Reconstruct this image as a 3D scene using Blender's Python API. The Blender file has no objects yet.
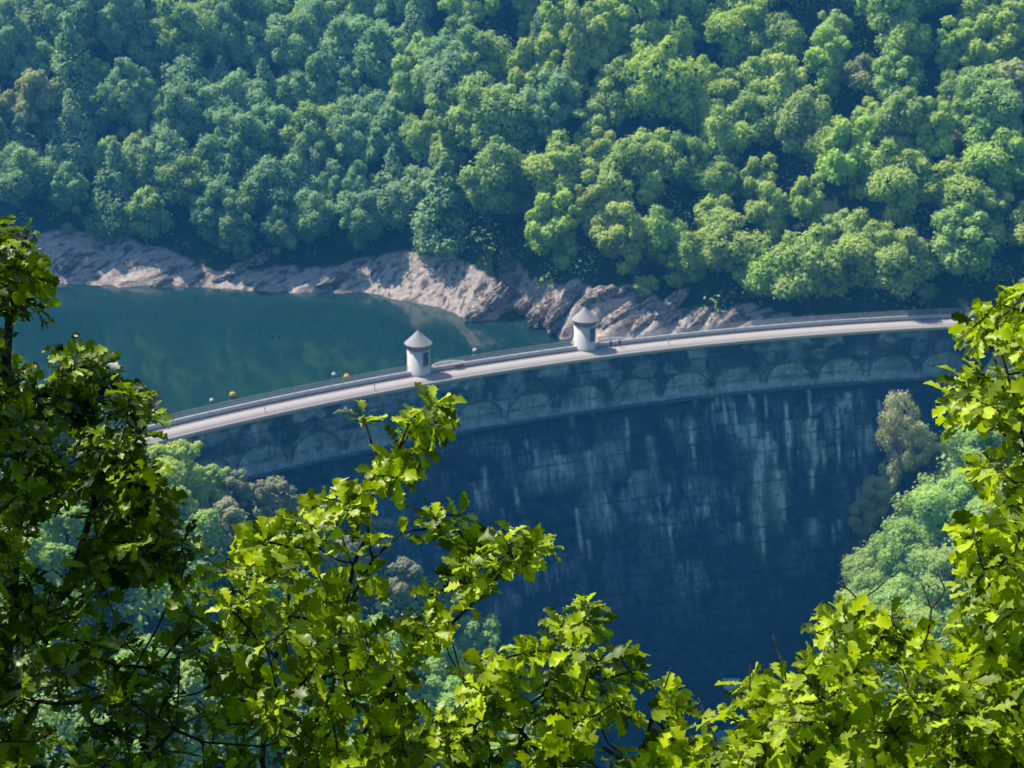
import bpy, math, random
import numpy as np
from mathutils import Vector, Matrix
PI = math.pi
R_ = math.radians
rng = np.random.default_rng(7)
random.seed(7)
scene = bpy.context.scene
COL = scene.collection

# ------------------------------------------------------------------ camera
F = 1820.0
PITCH = R_(20)
CAM = np.array([0.0, 0.0, 176.0])
FWD = np.array([0, math.cos(PITCH), -math.sin(PITCH)])
UP = np.array([0, math.sin(PITCH), math.cos(PITCH)])
RT = np.array([1.0, 0, 0])

def at(px, py, d):
    """world point seen at photo position (px, py), d metres in front of the lens"""
    return CAM + FWD * d + RT * ((px - 512) / F * d) + UP * ((384 - py) / F * d)

def at_z(px, py, z):
    """world point seen at (px, py) on the horizontal level z"""
    d = FWD + RT * ((px - 512) / F) + UP * ((384 - py) / F)
    return CAM + d * ((z - CAM[2]) / d[2])

def project(P):
    q = np.asarray(P) - CAM
    dz = q @ FWD
    return 512 + F * (q @ RT) / dz, 384 - F * (q @ UP) / dz, dz

cd = bpy.data.cameras.new("camera")
cam = bpy.data.objects.new("camera", cd)
COL.objects.link(cam)
cam.location = CAM
cam.rotation_euler = (PI / 2 - PITCH, 0, 0)
cd.sensor_width = 36.0
cd.lens = 36.0 * F / 1024
cd.clip_start = 0.1
cd.clip_end = 6000
cd.dof.use_dof = True
cd.dof.focus_distance = 7.2
cd.dof.aperture_fstop = 12
scene.camera = cam

# ------------------------------------------------------------------ light
SUN_EL = R_(54)
SD = np.array([-0.86, 0.51])
SD = SD / np.hypot(*SD)
sun_vec = Vector((SD[0] * math.cos(SUN_EL), SD[1] * math.cos(SUN_EL), math.sin(SUN_EL)))
sl = bpy.data.lights.new("sun", 'SUN')
sl.energy = 5.0
sl.angle = R_(0.53)
sl.color = (1.0, 0.95, 0.88)
so = bpy.data.objects.new("sun", sl)
so.rotation_euler = (-sun_vec).to_track_quat('-Z', 'Y').to_euler()
so.location = (-300, 300, 500)
COL.objects.link(so)

world = bpy.data.worlds.new("World")
scene.world = world
world.use_nodes = True
wn = world.node_tree
wn.nodes.clear()
sky = wn.nodes.new('ShaderNodeTexSky')
sky.sky_type = 'NISHITA'
sky.sun_disc = False
sky.sun_elevation = SUN_EL
sky.sun_rotation = math.atan2(SD[0], SD[1])
sky.altitude = 300
sky.dust_density = 0.3
sky.ozone_density = 3.0
bg = wn.nodes.new('ShaderNodeBackground')
bg.inputs['Strength'].default_value = 0.15
wo = wn.nodes.new('ShaderNodeOutputWorld')
wn.links.new(sky.outputs[0], bg.inputs[0])
wn.links.new(bg.outputs[0], wo.inputs[0])
scene.view_settings.view_transform = 'Standard'
scene.view_settings.look = 'None'
scene.view_settings.exposure = 0
scene.cycles.max_bounces = 6
scene.cycles.diffuse_bounces = 3
scene.cycles.transmission_bounces = 4
scene.cycles.transparent_max_bounces = 6
scene.cycles.volume_bounces = 0
scene.cycles.use_denoising = True
scene.cycles.caustics_reflective = False
scene.cycles.caustics_refractive = False

# ------------------------------------------------------------------ noise in numpy
_tab = np.random.default_rng(99).random((256, 256))

def vnoise(x, y):
    x = np.asarray(x, float); y = np.asarray(y, float)
    xi = np.floor(x).astype(int); yi = np.floor(y).astype(int)
    fx = x - xi; fy = y - yi
    fx = fx * fx * (3 - 2 * fx); fy = fy * fy * (3 - 2 * fy)
    a = _tab[xi & 255, yi & 255]; b = _tab[(xi + 1) & 255, yi & 255]
    c = _tab[xi & 255, (yi + 1) & 255]; d = _tab[(xi + 1) & 255, (yi + 1) & 255]
    return (a * (1 - fx) + b * fx) * (1 - fy) + (c * (1 - fx) + d * fx) * fy

def fbm(x, y, o=4, g=0.5):
    s = 0; a = 1.0; t = 0
    for k in range(o):
        s = s + a * vnoise(x * 2 ** k + 17.3 * k, y * 2 ** k + 9.1 * k)
        t += a; a *= g
    return s / t

def smooth(a, b, x):
    t = np.clip((np.asarray(x, float) - a) / (b - a), 0, 1)
    return t * t * (3 - 2 * t)

# ------------------------------------------------------------------ object helpers
def tag(o, label=None, cat=None, group=None, kind=None):
    if label: o['label'] = label
    if cat: o['category'] = cat
    if group: o['group'] = group
    if kind: o['kind'] = kind
    return o

def mesh_np(name, V, faces, smooth_=False):
    """faces: list of int arrays, each (n, k)"""
    me = bpy.data.meshes.new(name)
    V = np.asarray(V, np.float32)
    me.vertices.add(len(V))
    me.vertices.foreach_set('co', V.ravel())
    if not isinstance(faces, list): faces = [faces]
    faces = [np.asarray(f, np.int32) for f in faces if len(f)]
    nl = sum(f.size for f in faces); nf = sum(len(f) for f in faces)
    me.loops.add(nl); me.polygons.add(nf)
    me.loops.foreach_set('vertex_index', np.concatenate([f.ravel() for f in faces]))
    tot = np.concatenate([np.full(len(f), f.shape[1], np.int32) for f in faces])
    st = np.concatenate([[0], np.cumsum(tot)[:-1]]).astype(np.int32)
    me.polygons.foreach_set('loop_start', st)
    if smooth_: me.polygons.foreach_set('use_smooth', np.ones(nf, bool))
    me.update(calc_edges=True)
    me.validate()
    return me

def link(name, me, mat=None, parent=None):
    o = bpy.data.objects.new(name, me)
    COL.objects.link(o)
    if mat is not None and me is not None and not me.materials: me.materials.append(mat)
    if parent is not None: o.parent = parent
    return o

def empty(name, loc=(0, 0, 0), rz=0):
    o = bpy.data.objects.new(name, None)
    o.empty_display_size = 0.5
    o.location = loc; o.rotation_euler = (0, 0, rz)
    COL.objects.link(o)
    return o

def vattr(me, name, val):
    a = me.attributes.new(name, 'FLOAT', 'POINT')
    a.data.foreach_set('value', np.asarray(val, np.float32))

class MB:
    """collects simple solids into one mesh"""
    def __init__(s): s.v = []; s.f = []; s.n = 0
    def add(s, V, Fs):
        for f in Fs: s.f.append([i + s.n for i in f])
        s.v += [tuple(map(float, p)) for p in V]; s.n += len(V)
    def box(s, c, size, ax=None):
        ax = ax or (Vector((1, 0, 0)), Vector((0, 1, 0)), Vector((0, 0, 1)))
        c = Vector(c)
        V = [c + ax[0] * (i * size[0] / 2) + ax[1] * (j * size[1] / 2) + ax[2] * (k * size[2] / 2)
             for i in (-1, 1) for j in (-1, 1) for k in (-1, 1)]
        s.add(V, [(0, 1, 3, 2), (4, 6, 7, 5), (0, 4, 5, 1), (2, 3, 7, 6), (0, 2, 6, 4), (1, 5, 7, 3)])
    def lathe(s, prof, seg=32, c=(0, 0, 0), cap=True):
        V = []
        for r, z in prof:
            for k in range(seg):
                a = 2 * PI * k / seg
                V.append((c[0] + r * math.cos(a), c[1] + r * math.sin(a), c[2] + z))
        Fs = []
        for i in range(len(prof) - 1):
            for k in range(seg):
                k2 = (k + 1) % seg
                Fs.append((i * seg + k, i * seg + k2, (i + 1) * seg + k2, (i + 1) * seg + k))
        if cap:
            Fs.append(tuple(range(seg))[::-1])
            Fs.append(tuple((len(prof) - 1) * seg + k for k in range(seg)))
        s.add(V, Fs)
    def tube(s, pts, rad, seg=6):
        pts = [Vector(p) for p in pts]
        V = []; Fs = []
        for i, p in enumerate(pts):
            t = (pts[min(i + 1, len(pts) - 1)] - pts[max(i - 1, 0)]).normalized()
            a = t.cross(Vector((0.13, 0.21, 1)))
            if a.length < 1e-3: a = t.cross(Vector((1, 0, 0)))
            a.normalize(); b = t.cross(a)
            r = rad[i] if hasattr(rad, '__len__') else rad
            for k in range(seg):
                q = 2 * PI * k / seg
                V.append(p + a * (r * math.cos(q)) + b * (r * math.sin(q)))
        for i in range(len(pts) - 1):
            for k in range(seg):
                k2 = (k + 1) % seg
                Fs.append((i * seg + k, i * seg + k2, (i + 1) * seg + k2, (i + 1) * seg + k))
        Fs.append(tuple(range(seg))[::-1]); Fs.append(tuple((len(pts) - 1) * seg + k for k in range(seg)))
        s.add(V, Fs)
    def mesh(s, name, smooth_=False):
        me = bpy.data.meshes.new(name)
        me.from_pydata(s.v, [], s.f)
        if smooth_:
            me.polygons.foreach_set('use_smooth', np.ones(len(me.polygons), bool))
        me.update()
        return me
    def build(s, name, mat, parent=None, smooth_=False):
        return link(name, s.mesh(name, smooth_), mat, parent)

# ------------------------------------------------------------------ materials
class NT:
    def __init__(s, name):
        s.m = bpy.data.materials.new(name); s.m.use_nodes = True
        s.t = s.m.node_tree; s.t.nodes.clear()
        s.out = s.t.nodes.new('ShaderNodeOutputMaterial')
    def n(s, typ, **kw):
        nd = s.t.nodes.new(typ)
        for k, v in kw.items():
            if k in nd.inputs: 
                s.set(nd.inputs[k], v)
            else: setattr(nd, k, v)
        return nd
    def set(s, inp, v):
        if isinstance(v, bpy.types.NodeSocket): s.t.links.new(v, inp)
        elif isinstance(v, (tuple, list)) and len(v) == 3 and inp.type == 'RGBA': inp.default_value = (*v, 1)
        else: inp.default_value = v
    def attr(s, name): return s.n('ShaderNodeAttribute', attribute_name=name).outputs['Fac']
    def obj(s): return s.n('ShaderNodeTexCoord').outputs['Object']
    def noise(s, vec, scale, detail=4, rough=0.55, stretch=None):
        if stretch is not None:
            mp = s.n('ShaderNodeMapping'); s.set(mp.inputs['Vector'], vec); mp.inputs['Scale'].default_value = stretch
            vec = mp.outputs[0]
        nd = s.n('ShaderNodeTexNoise'); s.set(nd.inputs['Vector'], vec)
        nd.inputs['Scale'].default_value = scale; nd.inputs['Detail'].default_value = detail
        nd.inputs['Roughness'].default_value = rough
        return nd.outputs['Fac']
    def ramp(s, fac, stops):
        r = s.n('ShaderNodeValToRGB'); s.set(r.inputs[0], fac)
        e = r.color_ramp.elements
        while len(e) < len(stops): e.new(0.5)
        for el, (p, c) in zip(e, stops):
            el.position = p; el.color = (*c, 1) if hasattr(c, '__len__') else (c, c, c, 1)
        return r.outputs[0]
    def mix(s, fac, a, b, mode='MIX'):
        m = s.n('ShaderNodeMix', data_type='RGBA', blend_type=mode)
        s.set(m.inputs[0], fac); s.set(m.inputs[6], a); s.set(m.inputs[7], b)
        return m.outputs[2]
    def math(s, op, a, b=0.0):
        m = s.n('ShaderNodeMath', operation=op); s.set(m.inputs[0], a); s.set(m.inputs[1], b)
        return m.outputs[0]
    def bump(s, h, strength=0.5, dist=0.1):
        b = s.n('ShaderNodeBump'); b.inputs['Strength'].default_value = strength
        b.inputs['Distance'].default_value = dist; s.set(b.inputs['Height'], h)
        return b.outputs[0]
    def pbr(s, color, rough=0.8, normal=None, spec=0.3, metal=0.0):
        p = s.n('ShaderNodeBsdfPrincipled')
        s.set(p.inputs['Base Color'], color); s.set(p.inputs['Roughness'], rough)
        p.inputs['Specular IOR Level'].default_value = spec; p.inputs['Metallic'].default_value = metal
        if normal is not None: s.set(p.inputs['Normal'], normal)
        s.t.links.new(p.outputs[0], s.out.inputs[0])
        return s.m

def simple(name, c, rough=0.8, var=0.15, scale=3.0, metal=0.0, bump=0.0, spec=0.3):
    t = NT(name); v = t.obj()
    f = t.noise(v, scale, 5)
    col = t.mix(f, tuple(x * (1 - var) for x in c), tuple(min(1, x * (1 + var)) for x in c))
    nm = t.bump(f, bump, 0.05) if bump else None
    return t.pbr(col, rough, nm, spec, metal)

def leaf_mat(name, dark, lite, trans, tw=0.45, gloss=0.12, rough=0.4, perobj=0.0):
    """leaf surface: diffuse + light passing through + a little gloss"""
    t = NT(name)
    v = t.attr('var')
    col = t.mix(v, dark, lite)
    if perobj:
        oi = t.n('ShaderNodeObjectInfo').outputs['Random']
        hs = t.n('ShaderNodeHueSaturation')
        t.set(hs.inputs['Color'], col)
        t.set(hs.inputs['Hue'], t.math('ADD', t.math('MULTIPLY', oi, 0.05 * perobj), 0.5 - 0.025 * perobj))
        t.set(hs.inputs['Value'], t.math('ADD', t.math('MULTIPLY', t.math('FRACT', t.math('MULTIPLY', oi, 17.0)), 0.5 * perobj), 1 - 0.25 * perobj))
        t.set(hs.inputs['Saturation'], t.math('ADD', t.math('MULTIPLY', t.math('FRACT', t.math('MULTIPLY', oi, 7.0)), 0.3 * perobj), 1 - 0.15 * perobj))
        col = hs.outputs[0]
    d = t.n('ShaderNodeBsdfDiffuse'); t.set(d.inputs[0], col)
    tr = t.n('ShaderNodeBsdfTranslucent')
    t.set(tr.inputs[0], t.mix(1.0, col, trans, 'MULTIPLY'))
    ms = t.n('ShaderNodeMixShader'); ms.inputs[0].default_value = tw
    t.t.links.new(d.outputs[0], ms.inputs[1]); t.t.links.new(tr.outputs[0], ms.inputs[2])
    outp = ms.outputs[0]
    if gloss:
        g = t.n('ShaderNodeBsdfGlossy'); g.inputs['Roughness'].default_value = rough
        g.inputs['Color'].default_value = (1, 1, 1, 1)
        fr = t.n('ShaderNodeFresnel'); fr.inputs[0].default_value = 1.4
        m2 = t.n('ShaderNodeMixShader')
        t.set(m2.inputs[0], t.math('MULTIPLY', fr.outputs[0], gloss * 4))
        t.t.links.new(outp, m2.inputs[1]); t.t.links.new(g.outputs[0], m2.inputs[2])
        outp = m2.outputs[0]
    t.t.links.new(outp, t.out.inputs[0])
    return t.m

# ------------------------------------------------------------------ dam geometry numbers
DC = np.array([135.3, 39.8]); DR = 322.6      # centre and radius of the downstream edge of the crest
CREST = 58.0
LAKE = 46.0
VALLEY = -8.0
W_DECK = 5.9
PHI0, PHI1 = R_(88.5), R_(129.5)              # right end, left end

def dam_pt(phi, off, z):
    """off > 0 towards the valley"""
    r = DR - off
    return np.stack([DC[0] + r * np.cos(phi), DC[1] + r * np.sin(phi), np.broadcast_to(z, np.shape(phi))], -1)

def u2phi(u): return PHI1 - u / DR           # u = arc length from the left end
ULEN = (PHI1 - PHI0) * DR

# ------------------------------------------------------------------ terrain
SHX = np.array([-400, -160, -111, -89, -64, -50, -44, -36, -27, -17, -8, -4, -1, 3, 7, 11, 19, 30, 45, 60, 75, 94, 130, 400.])
SHY = np.array([452, 436, 430, 428, 423, 424, 423, 421, 417, 409, 400, 398, 409, 404, 396, 389, 382, 379, 374, 369, 361, 351, 345, 340.])

BWX = np.array([-400, -112, -95, -86, -78, -50, -42, -30, -14, -8, 2, 20, 75, 90, 400.])
BWY = np.array([7, 8, 8, 5, 1, 1, 3, 8, 9, 5, 6, 8, 7, 3, 3.])
def terrain(x, y):
    x = np.asarray(x, float); y = np.asarray(y, float)
    rr = np.hypot(x - DC[0], y - DC[1])
    n1 = fbm(x / 60 + 5, y / 60 + 3, 4) - 0.5
    n2 = fbm(x / 14 + 50, y / 14 + 31, 4) - 0.5
    # far bank
    ys = np.interp(x, SHX, SHY) + (fbm(x / 9 + 3, y / 30, 3) - 0.5) * 6
    t = y - ys
    slope = 0.78 + 0.10 * np.sin(x / 34 + 1.0) + 0.12 * np.sin(x / 17 + 2.1)
    far = LAKE + t * np.where(t > 0, slope, 0.55)
    far = far + smooth(5, 40, t) * (n1 * 16 + n2 * 3)
    gul = np.exp(-((x - 2 - (y - 430) * 0.10) / 7.0) ** 2) * smooth(20, 70, t) * 9   # the dark gully above the spur
    far = far - gul
    # bedding of the bare rock: slanting ledges
    bw = np.interp(x, BWX, BWY)
    bare = smooth(-6, -1, t) * (1 - smooth(bw, bw + 6, t + n2 * 9))
    q = (x * 0.62 - y * 0.78 + n2 * 4)
    p = (x * 0.78 + y * 0.62)
    qq = q / 5.3 + 1.2 * fbm(p / 16, q / 12, 3)
    led = smooth(0, 0.75, qq % 1.0) - smooth(0.82, 1.0, qq % 1.0) + 0.4 * np.abs(((qq * 2.7) % 1.0) - 0.4)
    rough = (fbm(x / 2.3, y / 2.3, 4) - 0.5)
    rk = 0.12 + 0.88 * smooth(-14, -4, x) * (1 - smooth(85, 100, x)) + 0.45 * np.exp(-((x + 52) / 9) ** 2) + 0.3 * np.exp(-((x + 92) / 7) ** 2)
    far = far + bare * (led * 2.3 * rk + rough * (0.5 + 1.9 * rk) - rk * 0.8)
    far = np.minimum(far, 330 + n1 * 40)
    # near (left) bank upstream of the dam
    s = -(x + 64) * 0.68 - (y - 306) * 0.73
    near = LAKE + s * np.where(s > 0, 0.55, 0.8) + n2 * 2
    near = np.minimum(near, 150)
    up = np.maximum(np.maximum(far, near), 18)
    # downstream valley
    left = VALLEY + np.maximum(0, 16 - x) * 0.80 + n2 * 3 + n1 * 6 * smooth(0, 50, 16 - x)
    left = np.minimum(left, 58 + np.maximum(0, -x - 66) * 0.25)
    right = VALLEY + np.maximum(0, x - 56) * 1.42 + (n2 * 4 + n1 * 8) * smooth(0, 20, x - 56)
    right = np.minimum(right, 62 + np.maximum(0, x - 104) * 0.6 + n2 * 3)
    camh = 173.2 - 0.98 * y + n1 * 10 * smooth(15, 80, y) + n2 * 3 * smooth(8, 30, y) - 0.15 * x * smooth(10, 60, y)
    camh = np.where(y < -5, 176 + n1 * 4, camh)
    dn = np.maximum(np.maximum(np.maximum(left, right), camh), VALLEY - 2 + n2 * 1.5)
    w = smooth(DR + 1.0, DR + W_DECK - 1.5, rr)
    out_r = smooth(96, 118, x); out_l = smooth(74, 92, -x)
    h = dn * (1 - w) + up * w
    both = np.maximum(dn, up)
    k = np.maximum(out_r, out_l) * (1 - smooth(DR + 5, DR + 40, rr)) 
    h = h * (1 - k) + both * k
    return h, np.where(w > 0.5, bare, 0)

def grid_lines(segs):
    out = []
    for a, b, st in segs: out += list(np.arange(a, b, st))
    out.append(segs[-1][1])
    return np.array(out)

gx = grid_lines([(-1500, -400, 60), (-400, -150, 8), (-150, 125, 1.1), (125, 400, 8), (400, 1500, 60)])
gy = grid_lines([(-300, -20, 20), (-20, 40, 2.5), (40, 280, 4), (280, 366, 1.6), (366, 446, 0.7), (446, 600, 3), (600, 1000, 20), (1000, 2500, 100)])
GX, GY = np.meshgrid(gx, gy)
H, BARE = terrain(GX, GY)
V = np.stack([GX.ravel(), GY.ravel(), H.ravel()], 1)
nx, ny = len(gx), len(gy)
idx = np.arange(nx * ny).reshape(ny, nx)
Q = np.stack([idx[:-1, :-1].ravel(), idx[:-1, 1:].ravel(), idx[1:, 1:].ravel(), idx[1:, :-1].ravel()], 1)
gme = mesh_np('ground', V, Q, False)
vattr(gme, 'bare', BARE.ravel())

t = NT('ground_mat'); v = t.obj()
n_a = t.noise(v, 0.09, 6, 0.6); n_b = t.noise(v, 0.9, 7, 0.65); 
mpr = t.n('ShaderNodeMapping'); t.set(mpr.inputs['Vector'], v); mpr.inputs['Rotation'].default_value = (0, 0, R_(-38))
n_c = t.noise(mpr.outputs[0], 0.55, 7, 0.6, (0.22, 1.0, 1.0))
rock = t.ramp(n_b, [(0.36, (0.10, 0.09, 0.095)), (0.5, (0.45, 0.39, 0.38)), (0.68, (0.78, 0.70, 0.67))])
rock = t.mix(0.45, rock, t.ramp(n_a, [(0.3, (0.46, 0.40, 0.37)), (0.7, (0.82, 0.73, 0.68))]))
rock = t.mix(t.ramp(n_c, [(0.40, 0.0), (0.5, 1.0)]), t.mix(0.85, rock, (0.07, 0.065, 0.07)), rock)
soil = t.ramp(n_b, [(0.3, (0.012, 0.028, 0.014)), (0.7, (0.035, 0.075, 0.03))])
b_ = t.attr('bare')
edge = t.math('ADD', b_, t.math('MULTIPLY', t.math('SUBTRACT', n_a, 0.5), 0.5))
col = t.mix(t.ramp(edge, [(0.35, 0.0), (0.6, 1.0)]), soil, rock)
gmat = t.pbr(col, 0.95, t.bump(n_b, 0.8, 0.5), 0.15)
ground = link('ground', gme, gmat)
tag(ground, kind='structure')

# ------------------------------------------------------------------ water
def sheet(name, pts, z, mat, n=1):
    me = bpy.data.meshes.new(name)
    me.from_pydata([(x, y, z) for x, y in pts], [], [tuple(range(len(pts)))])
    o = link(name, me, mat); tag(o, kind='structure')
    return o
t = NT('lake_water'); v = t.obj()
wv = t.noise(v, 0.35, 3, 0.5, (1, 2.2, 1)); w2 = t.noise(v, 0.02, 3, 0.5)
col = t.mix(w2, (0.006, 0.034, 0.042), (0.014, 0.056, 0.050))
p = t.pbr(col, t.ramp(w2, [(0.45, 0.05), (0.6, 0.16)]), t.bump(wv, 0.10, 0.10), 0.6)
lakem = p
arc = [tuple(dam_pt(np.array(u2phi(u)), -(W_DECK - 1.2), 0)[:2]) for u in np.linspace(0, ULEN, 50)]
sheet('lake_water', [(-700, 330), (-120, 290)] + arc + [(160, 380), (160, 430), (-100, 470), (-700, 520)], LAKE, lakem)
t = NT('river_water'); v = t.obj()
rw = t.noise(v, 0.4, 3)
rivm = t.pbr((0.006, 0.03, 0.06), 0.12, t.bump(rw, 0.12, 0.08), 0.5)
sheet('river_water', [(0, 150), (75, 150), (80, 330), (-5, 330)], VALLEY + 0.8, rivm)

# ------------------------------------------------------------------ dam
dam = empty('dam', dam_pt(np.array((PHI0 + PHI1) / 2), 6, 0.0))
tag(dam, 'curved grey masonry dam with blind arches and pale mineral streaks across the valley', 'dam')
DINV = -np.array(dam.location)

t = NT('dam_masonry'); v = t.obj()
uvn = t.n('ShaderNodeUVMap').outputs[0]
br = t.n('ShaderNodeTexBrick'); t.set(br.inputs['Vector'], uvn)
br.inputs['Scale'].default_value = 1.0; br.inputs['Brick Width'].default_value = 1.6; br.inputs['Row Height'].default_value = 0.8
br.inputs['Mortar Size'].default_value = 0.05; br.inputs['Mortar Smooth'].default_value = 0.6
for k, c in (('Color1', (0.72, 0.72, 0.72)), ('Color2', (1.15, 1.15, 1.15)), ('Mortar', (0.62, 0.62, 0.62))): t.set(br.inputs[k], c)
fine = t.noise(uvn, 1.3, 7, 0.7, (1.0, 0.45, 1))
big = t.noise(uvn, 0.06, 5, 0.6)
st = t.attr('stain')
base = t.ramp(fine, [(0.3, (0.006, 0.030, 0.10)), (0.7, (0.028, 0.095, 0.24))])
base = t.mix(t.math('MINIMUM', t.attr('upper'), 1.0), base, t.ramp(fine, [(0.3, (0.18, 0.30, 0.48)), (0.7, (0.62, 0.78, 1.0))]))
mid_ = t.noise(uvn, 0.55, 6, 0.7, (1.0, 0.6, 1))
base = t.mix(t.math('MULTIPLY', big, 0.5), base, (0.05, 0.085, 0.10))
base = t.mix(1.0, base, t.ramp(mid_, [(0.32, (0.5, 0.55, 0.6)), (0.52, (1, 1, 1)), (0.7, (1.7, 1.65, 1.6))]), 'MULTIPLY')
base = t.mix(1.0, base, br.outputs[0], 'MULTIPLY')
stf = t.math('MULTIPLY', st, t.ramp(t.mix(0.45, t.noise(uvn, 1.7, 5, 0.7, (1.0, 0.16, 1)), t.noise(uvn, 0.9, 6, 0.75)), [(0.43, 0.08), (0.56, 1.3)]))
base = t.mix(t.math('MULTIPLY', stf, 0.75), base, (0.50, 0.72, 1.0))
base = t.mix(t.math('MULTIPLY', t.attr('streak'), t.ramp(fine, [(0.36, 0.25), (0.56, 0.85)])), base, (0.66, 0.84, 1.0))
sx = t.n('ShaderNodeSeparateXYZ'); t.set(sx.inputs[0], uvn)
cw = t.math('FRACT', t.math('ADD', t.math('MULTIPLY', sx.outputs[1], 1 / 2.9), t.math('MULTIPLY', t.noise(uvn, 0.25, 3), 0.16)))
cl = t.math('MULTIPLY', t.ramp(cw, [(0.0, 1.0), (0.10, 0.9), (0.24, 0.0)]), t.ramp(t.noise(uvn, 0.3, 4, .6), [(0.4, 0.15), (0.6, 1.0)]))
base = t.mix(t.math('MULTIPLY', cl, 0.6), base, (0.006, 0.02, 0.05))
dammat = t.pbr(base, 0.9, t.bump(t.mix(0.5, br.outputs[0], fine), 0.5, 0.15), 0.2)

ZL = 46.6    # level of the ledge under the arches
def face_off(z):
    d = np.maximum(0, ZL - z)
    return np.where(z >= ZL - 0.01, 0.1 + (57.4 - z) * 0.03, -0.25 + 0.36 * d)

ARCH_S = 11.3
u_of_px = lambda px, py, z: float((PHI1 - math.atan2(at_z(px, py, z)[1] - DC[1], at_z(px, py, z)[0] - DC[0])) * DR)
U_A = u_of_px(726, 366, 50.5)
arch_us = [U_A + k * ARCH_S for k in range(-12, 6)]
arch_us = [u for u in arch_us if 3 < u < ULEN - 12]

def stain_field(u, z, only_streaks=False):
    fineu = vnoise(u / 0.9, z / 6 + 3); fu2 = vnoise(u / 0.5 + 40, z / 2.5)
    patch = fbm(u / 17 + 2, z / 9 + 8, 3)
    soft = fbm(u / 3.2 + 70, z / 6.5, 4)
    drip = smooth(0.42, 0.85, fineu * 0.55 + fu2 * 0.45)
    ragged = (z + 3.5 * vnoise(u / 2.1, z / 40) + 2.5 * vnoise(u / 11, 3)) / 7.3
    hang = smooth(0.0, 0.25, ragged % 1.0) * 0.8 + 0.2
    lower = smooth(0.50, 0.72, patch) * (drip * hang * 0.75 + 0.22 * smooth(0.4, 0.65, soft)) * smooth(2, 20, z)
    lower = lower * 0.85 + 0.14 * smooth(0.45, 0.7, soft) * smooth(0, 15, z)
    upper = (0.30 + 0.55 * smooth(0.35, 0.75, fineu * .6 + soft * .5)) * smooth(0.25, 0.65, fbm(u / 5, z / 5 + 20, 3))
    inside = np.zeros_like(u)
    for ua in arch_us:
        rr = 4.62 * np.hypot((u - ua) / 4.85, np.maximum(0, z - 48.9) / 3.7)
        inside = np.maximum(inside, (1 - smooth(4.3, 4.9, rr)) * (.55 + .5 * vnoise(ua * 3.3, 0)) + .8 * np.exp(-((rr - 4.75) / .45) ** 2) * smooth(.4, .7, vnoise(u / 1.6 + 9, z / 1.3)))
    upper = upper * (0.18 + 1.0 * inside) + 0.60 * (1 - smooth(0.2, 2.8, z - ZL)) * (0.4 + 0.6 * fineu) * (0.5 + 0.6 * patch)
    s = np.where(z > ZL, upper, lower * smooth(0.8, 4.0, ZL - z))
    if only_streaks: s = np.zeros_like(u)
    for (cu, cz, wu, hz, a, sl) in (STREAKS if only_streaks else []):
        a = a * 1.5
        du = (u - cu - (cz - z) * sl) / wu
        s = s + a * np.exp(-du ** 2) * (smooth(cz - hz, cz - hz * 0.4, z)) * (1 - smooth(cz - 0.3, cz + 0.2, z)) * (0.25 + 0.9 * fu2 * (0.5 + fineu))
    return np.clip(s * 1.25, 0, 1)

def wall_uz(px, py):
    z = 30.0
    for _ in range(30):
        P = at_z(px, py, z)
        off = DR - math.hypot(P[0] - DC[0], P[1] - DC[1])
        e = off - float(face_off(np.array(z)))
        z -= e * 0.33   # move until the ray meets the face
        z = min(57, max(-8, z))
    P = at_z(px, py, z)
    return (PHI1 - math.atan2(P[1] - DC[1], P[0] - DC[0])) * DR, z
STREAKS = []
for px, py, w, h_, a, sl in [(768, 432, .9, 5, .7, 0), (760, 440, 1.9, 24, .95, -0.12), (778, 470, 2.2, 14, .8, -.1), (815, 420, .8, 16, 1.0, -.14),
                             (806, 421, 1.2, 6, .8, 0), (787, 420, 1.3, 7, .7, 0), (743, 425, .9, 7, .7, 0), (868, 425, 1.6, 8, .8, 0), (860, 425, .6, 6, .7, 0),
                             (850, 393, .5, 5, .7, 0), (712, 402, .5, 7, .6, 0), (721, 412, 2.2, 3, .6, 0), (738, 522, 1.5, 5, .5, 0), (812, 518, 1.8, 6, .6, 0),
                             (765, 395, .5, 6, .7, 0), (690, 420, 2.5, 6, .4, 0), (610, 440, 4, 9, .45, 0), (560, 455, 5, 8, .5, 0), (640, 470, 3, 8, .4, 0),
                             (600, 500, 5, 9, .35, 0), (530, 470, 3, 6, .4, 0), (590, 450, 2, 14, .5, 0), (650, 435, 1.5, 12, .5, 0), (480, 480, 3, 8, .35, 0),
                             (572, 400, .7, 7, .6, 0), (595, 385, .6, 7, .6, 0), (730, 385, .7, 5, .7, 0), (300, 440, .6, 7, .7, 0), (255, 425, .5, 5, .7, .1)]:
    uu, zz = wall_uz(px, py)
    STREAKS.append((uu, zz, w * .62, h_, a * .85, sl))

_r = np.random.default_rng(77)
for _k in range(46):
    _u, _z = wall_uz(_r.choice([_r.uniform(690, 880), _r.uniform(470, 880)]), _r.choice([_r.uniform(388, 402), _r.uniform(415, 450), _r.uniform(440, 540)]))
    STREAKS.append((_u, _z, _r.uniform(.28, .5), _r.uniform(3, 11), _r.uniform(.4, .9), _r.normal(0, .03)))
us = np.linspace(0, ULEN, int(ULEN / 0.28))
zs = np.concatenate([np.linspace(57.4, ZL, 34), [ZL - 0.02], np.linspace(ZL - 0.45, VALLEY - 4, 150)])
U, Z = np.meshgrid(us, zs)
OFF = face_off(Z)
arc_in = np.zeros_like(U)
for ua in arch_us:
    rr = 4.62 * np.hypot((U - ua) / 4.85, np.maximum(0, Z - 48.9) / 3.7)
    arc_in = np.maximum(arc_in, (1 - smooth(4.45, 4.65, rr)) * (Z > ZL))
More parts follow.
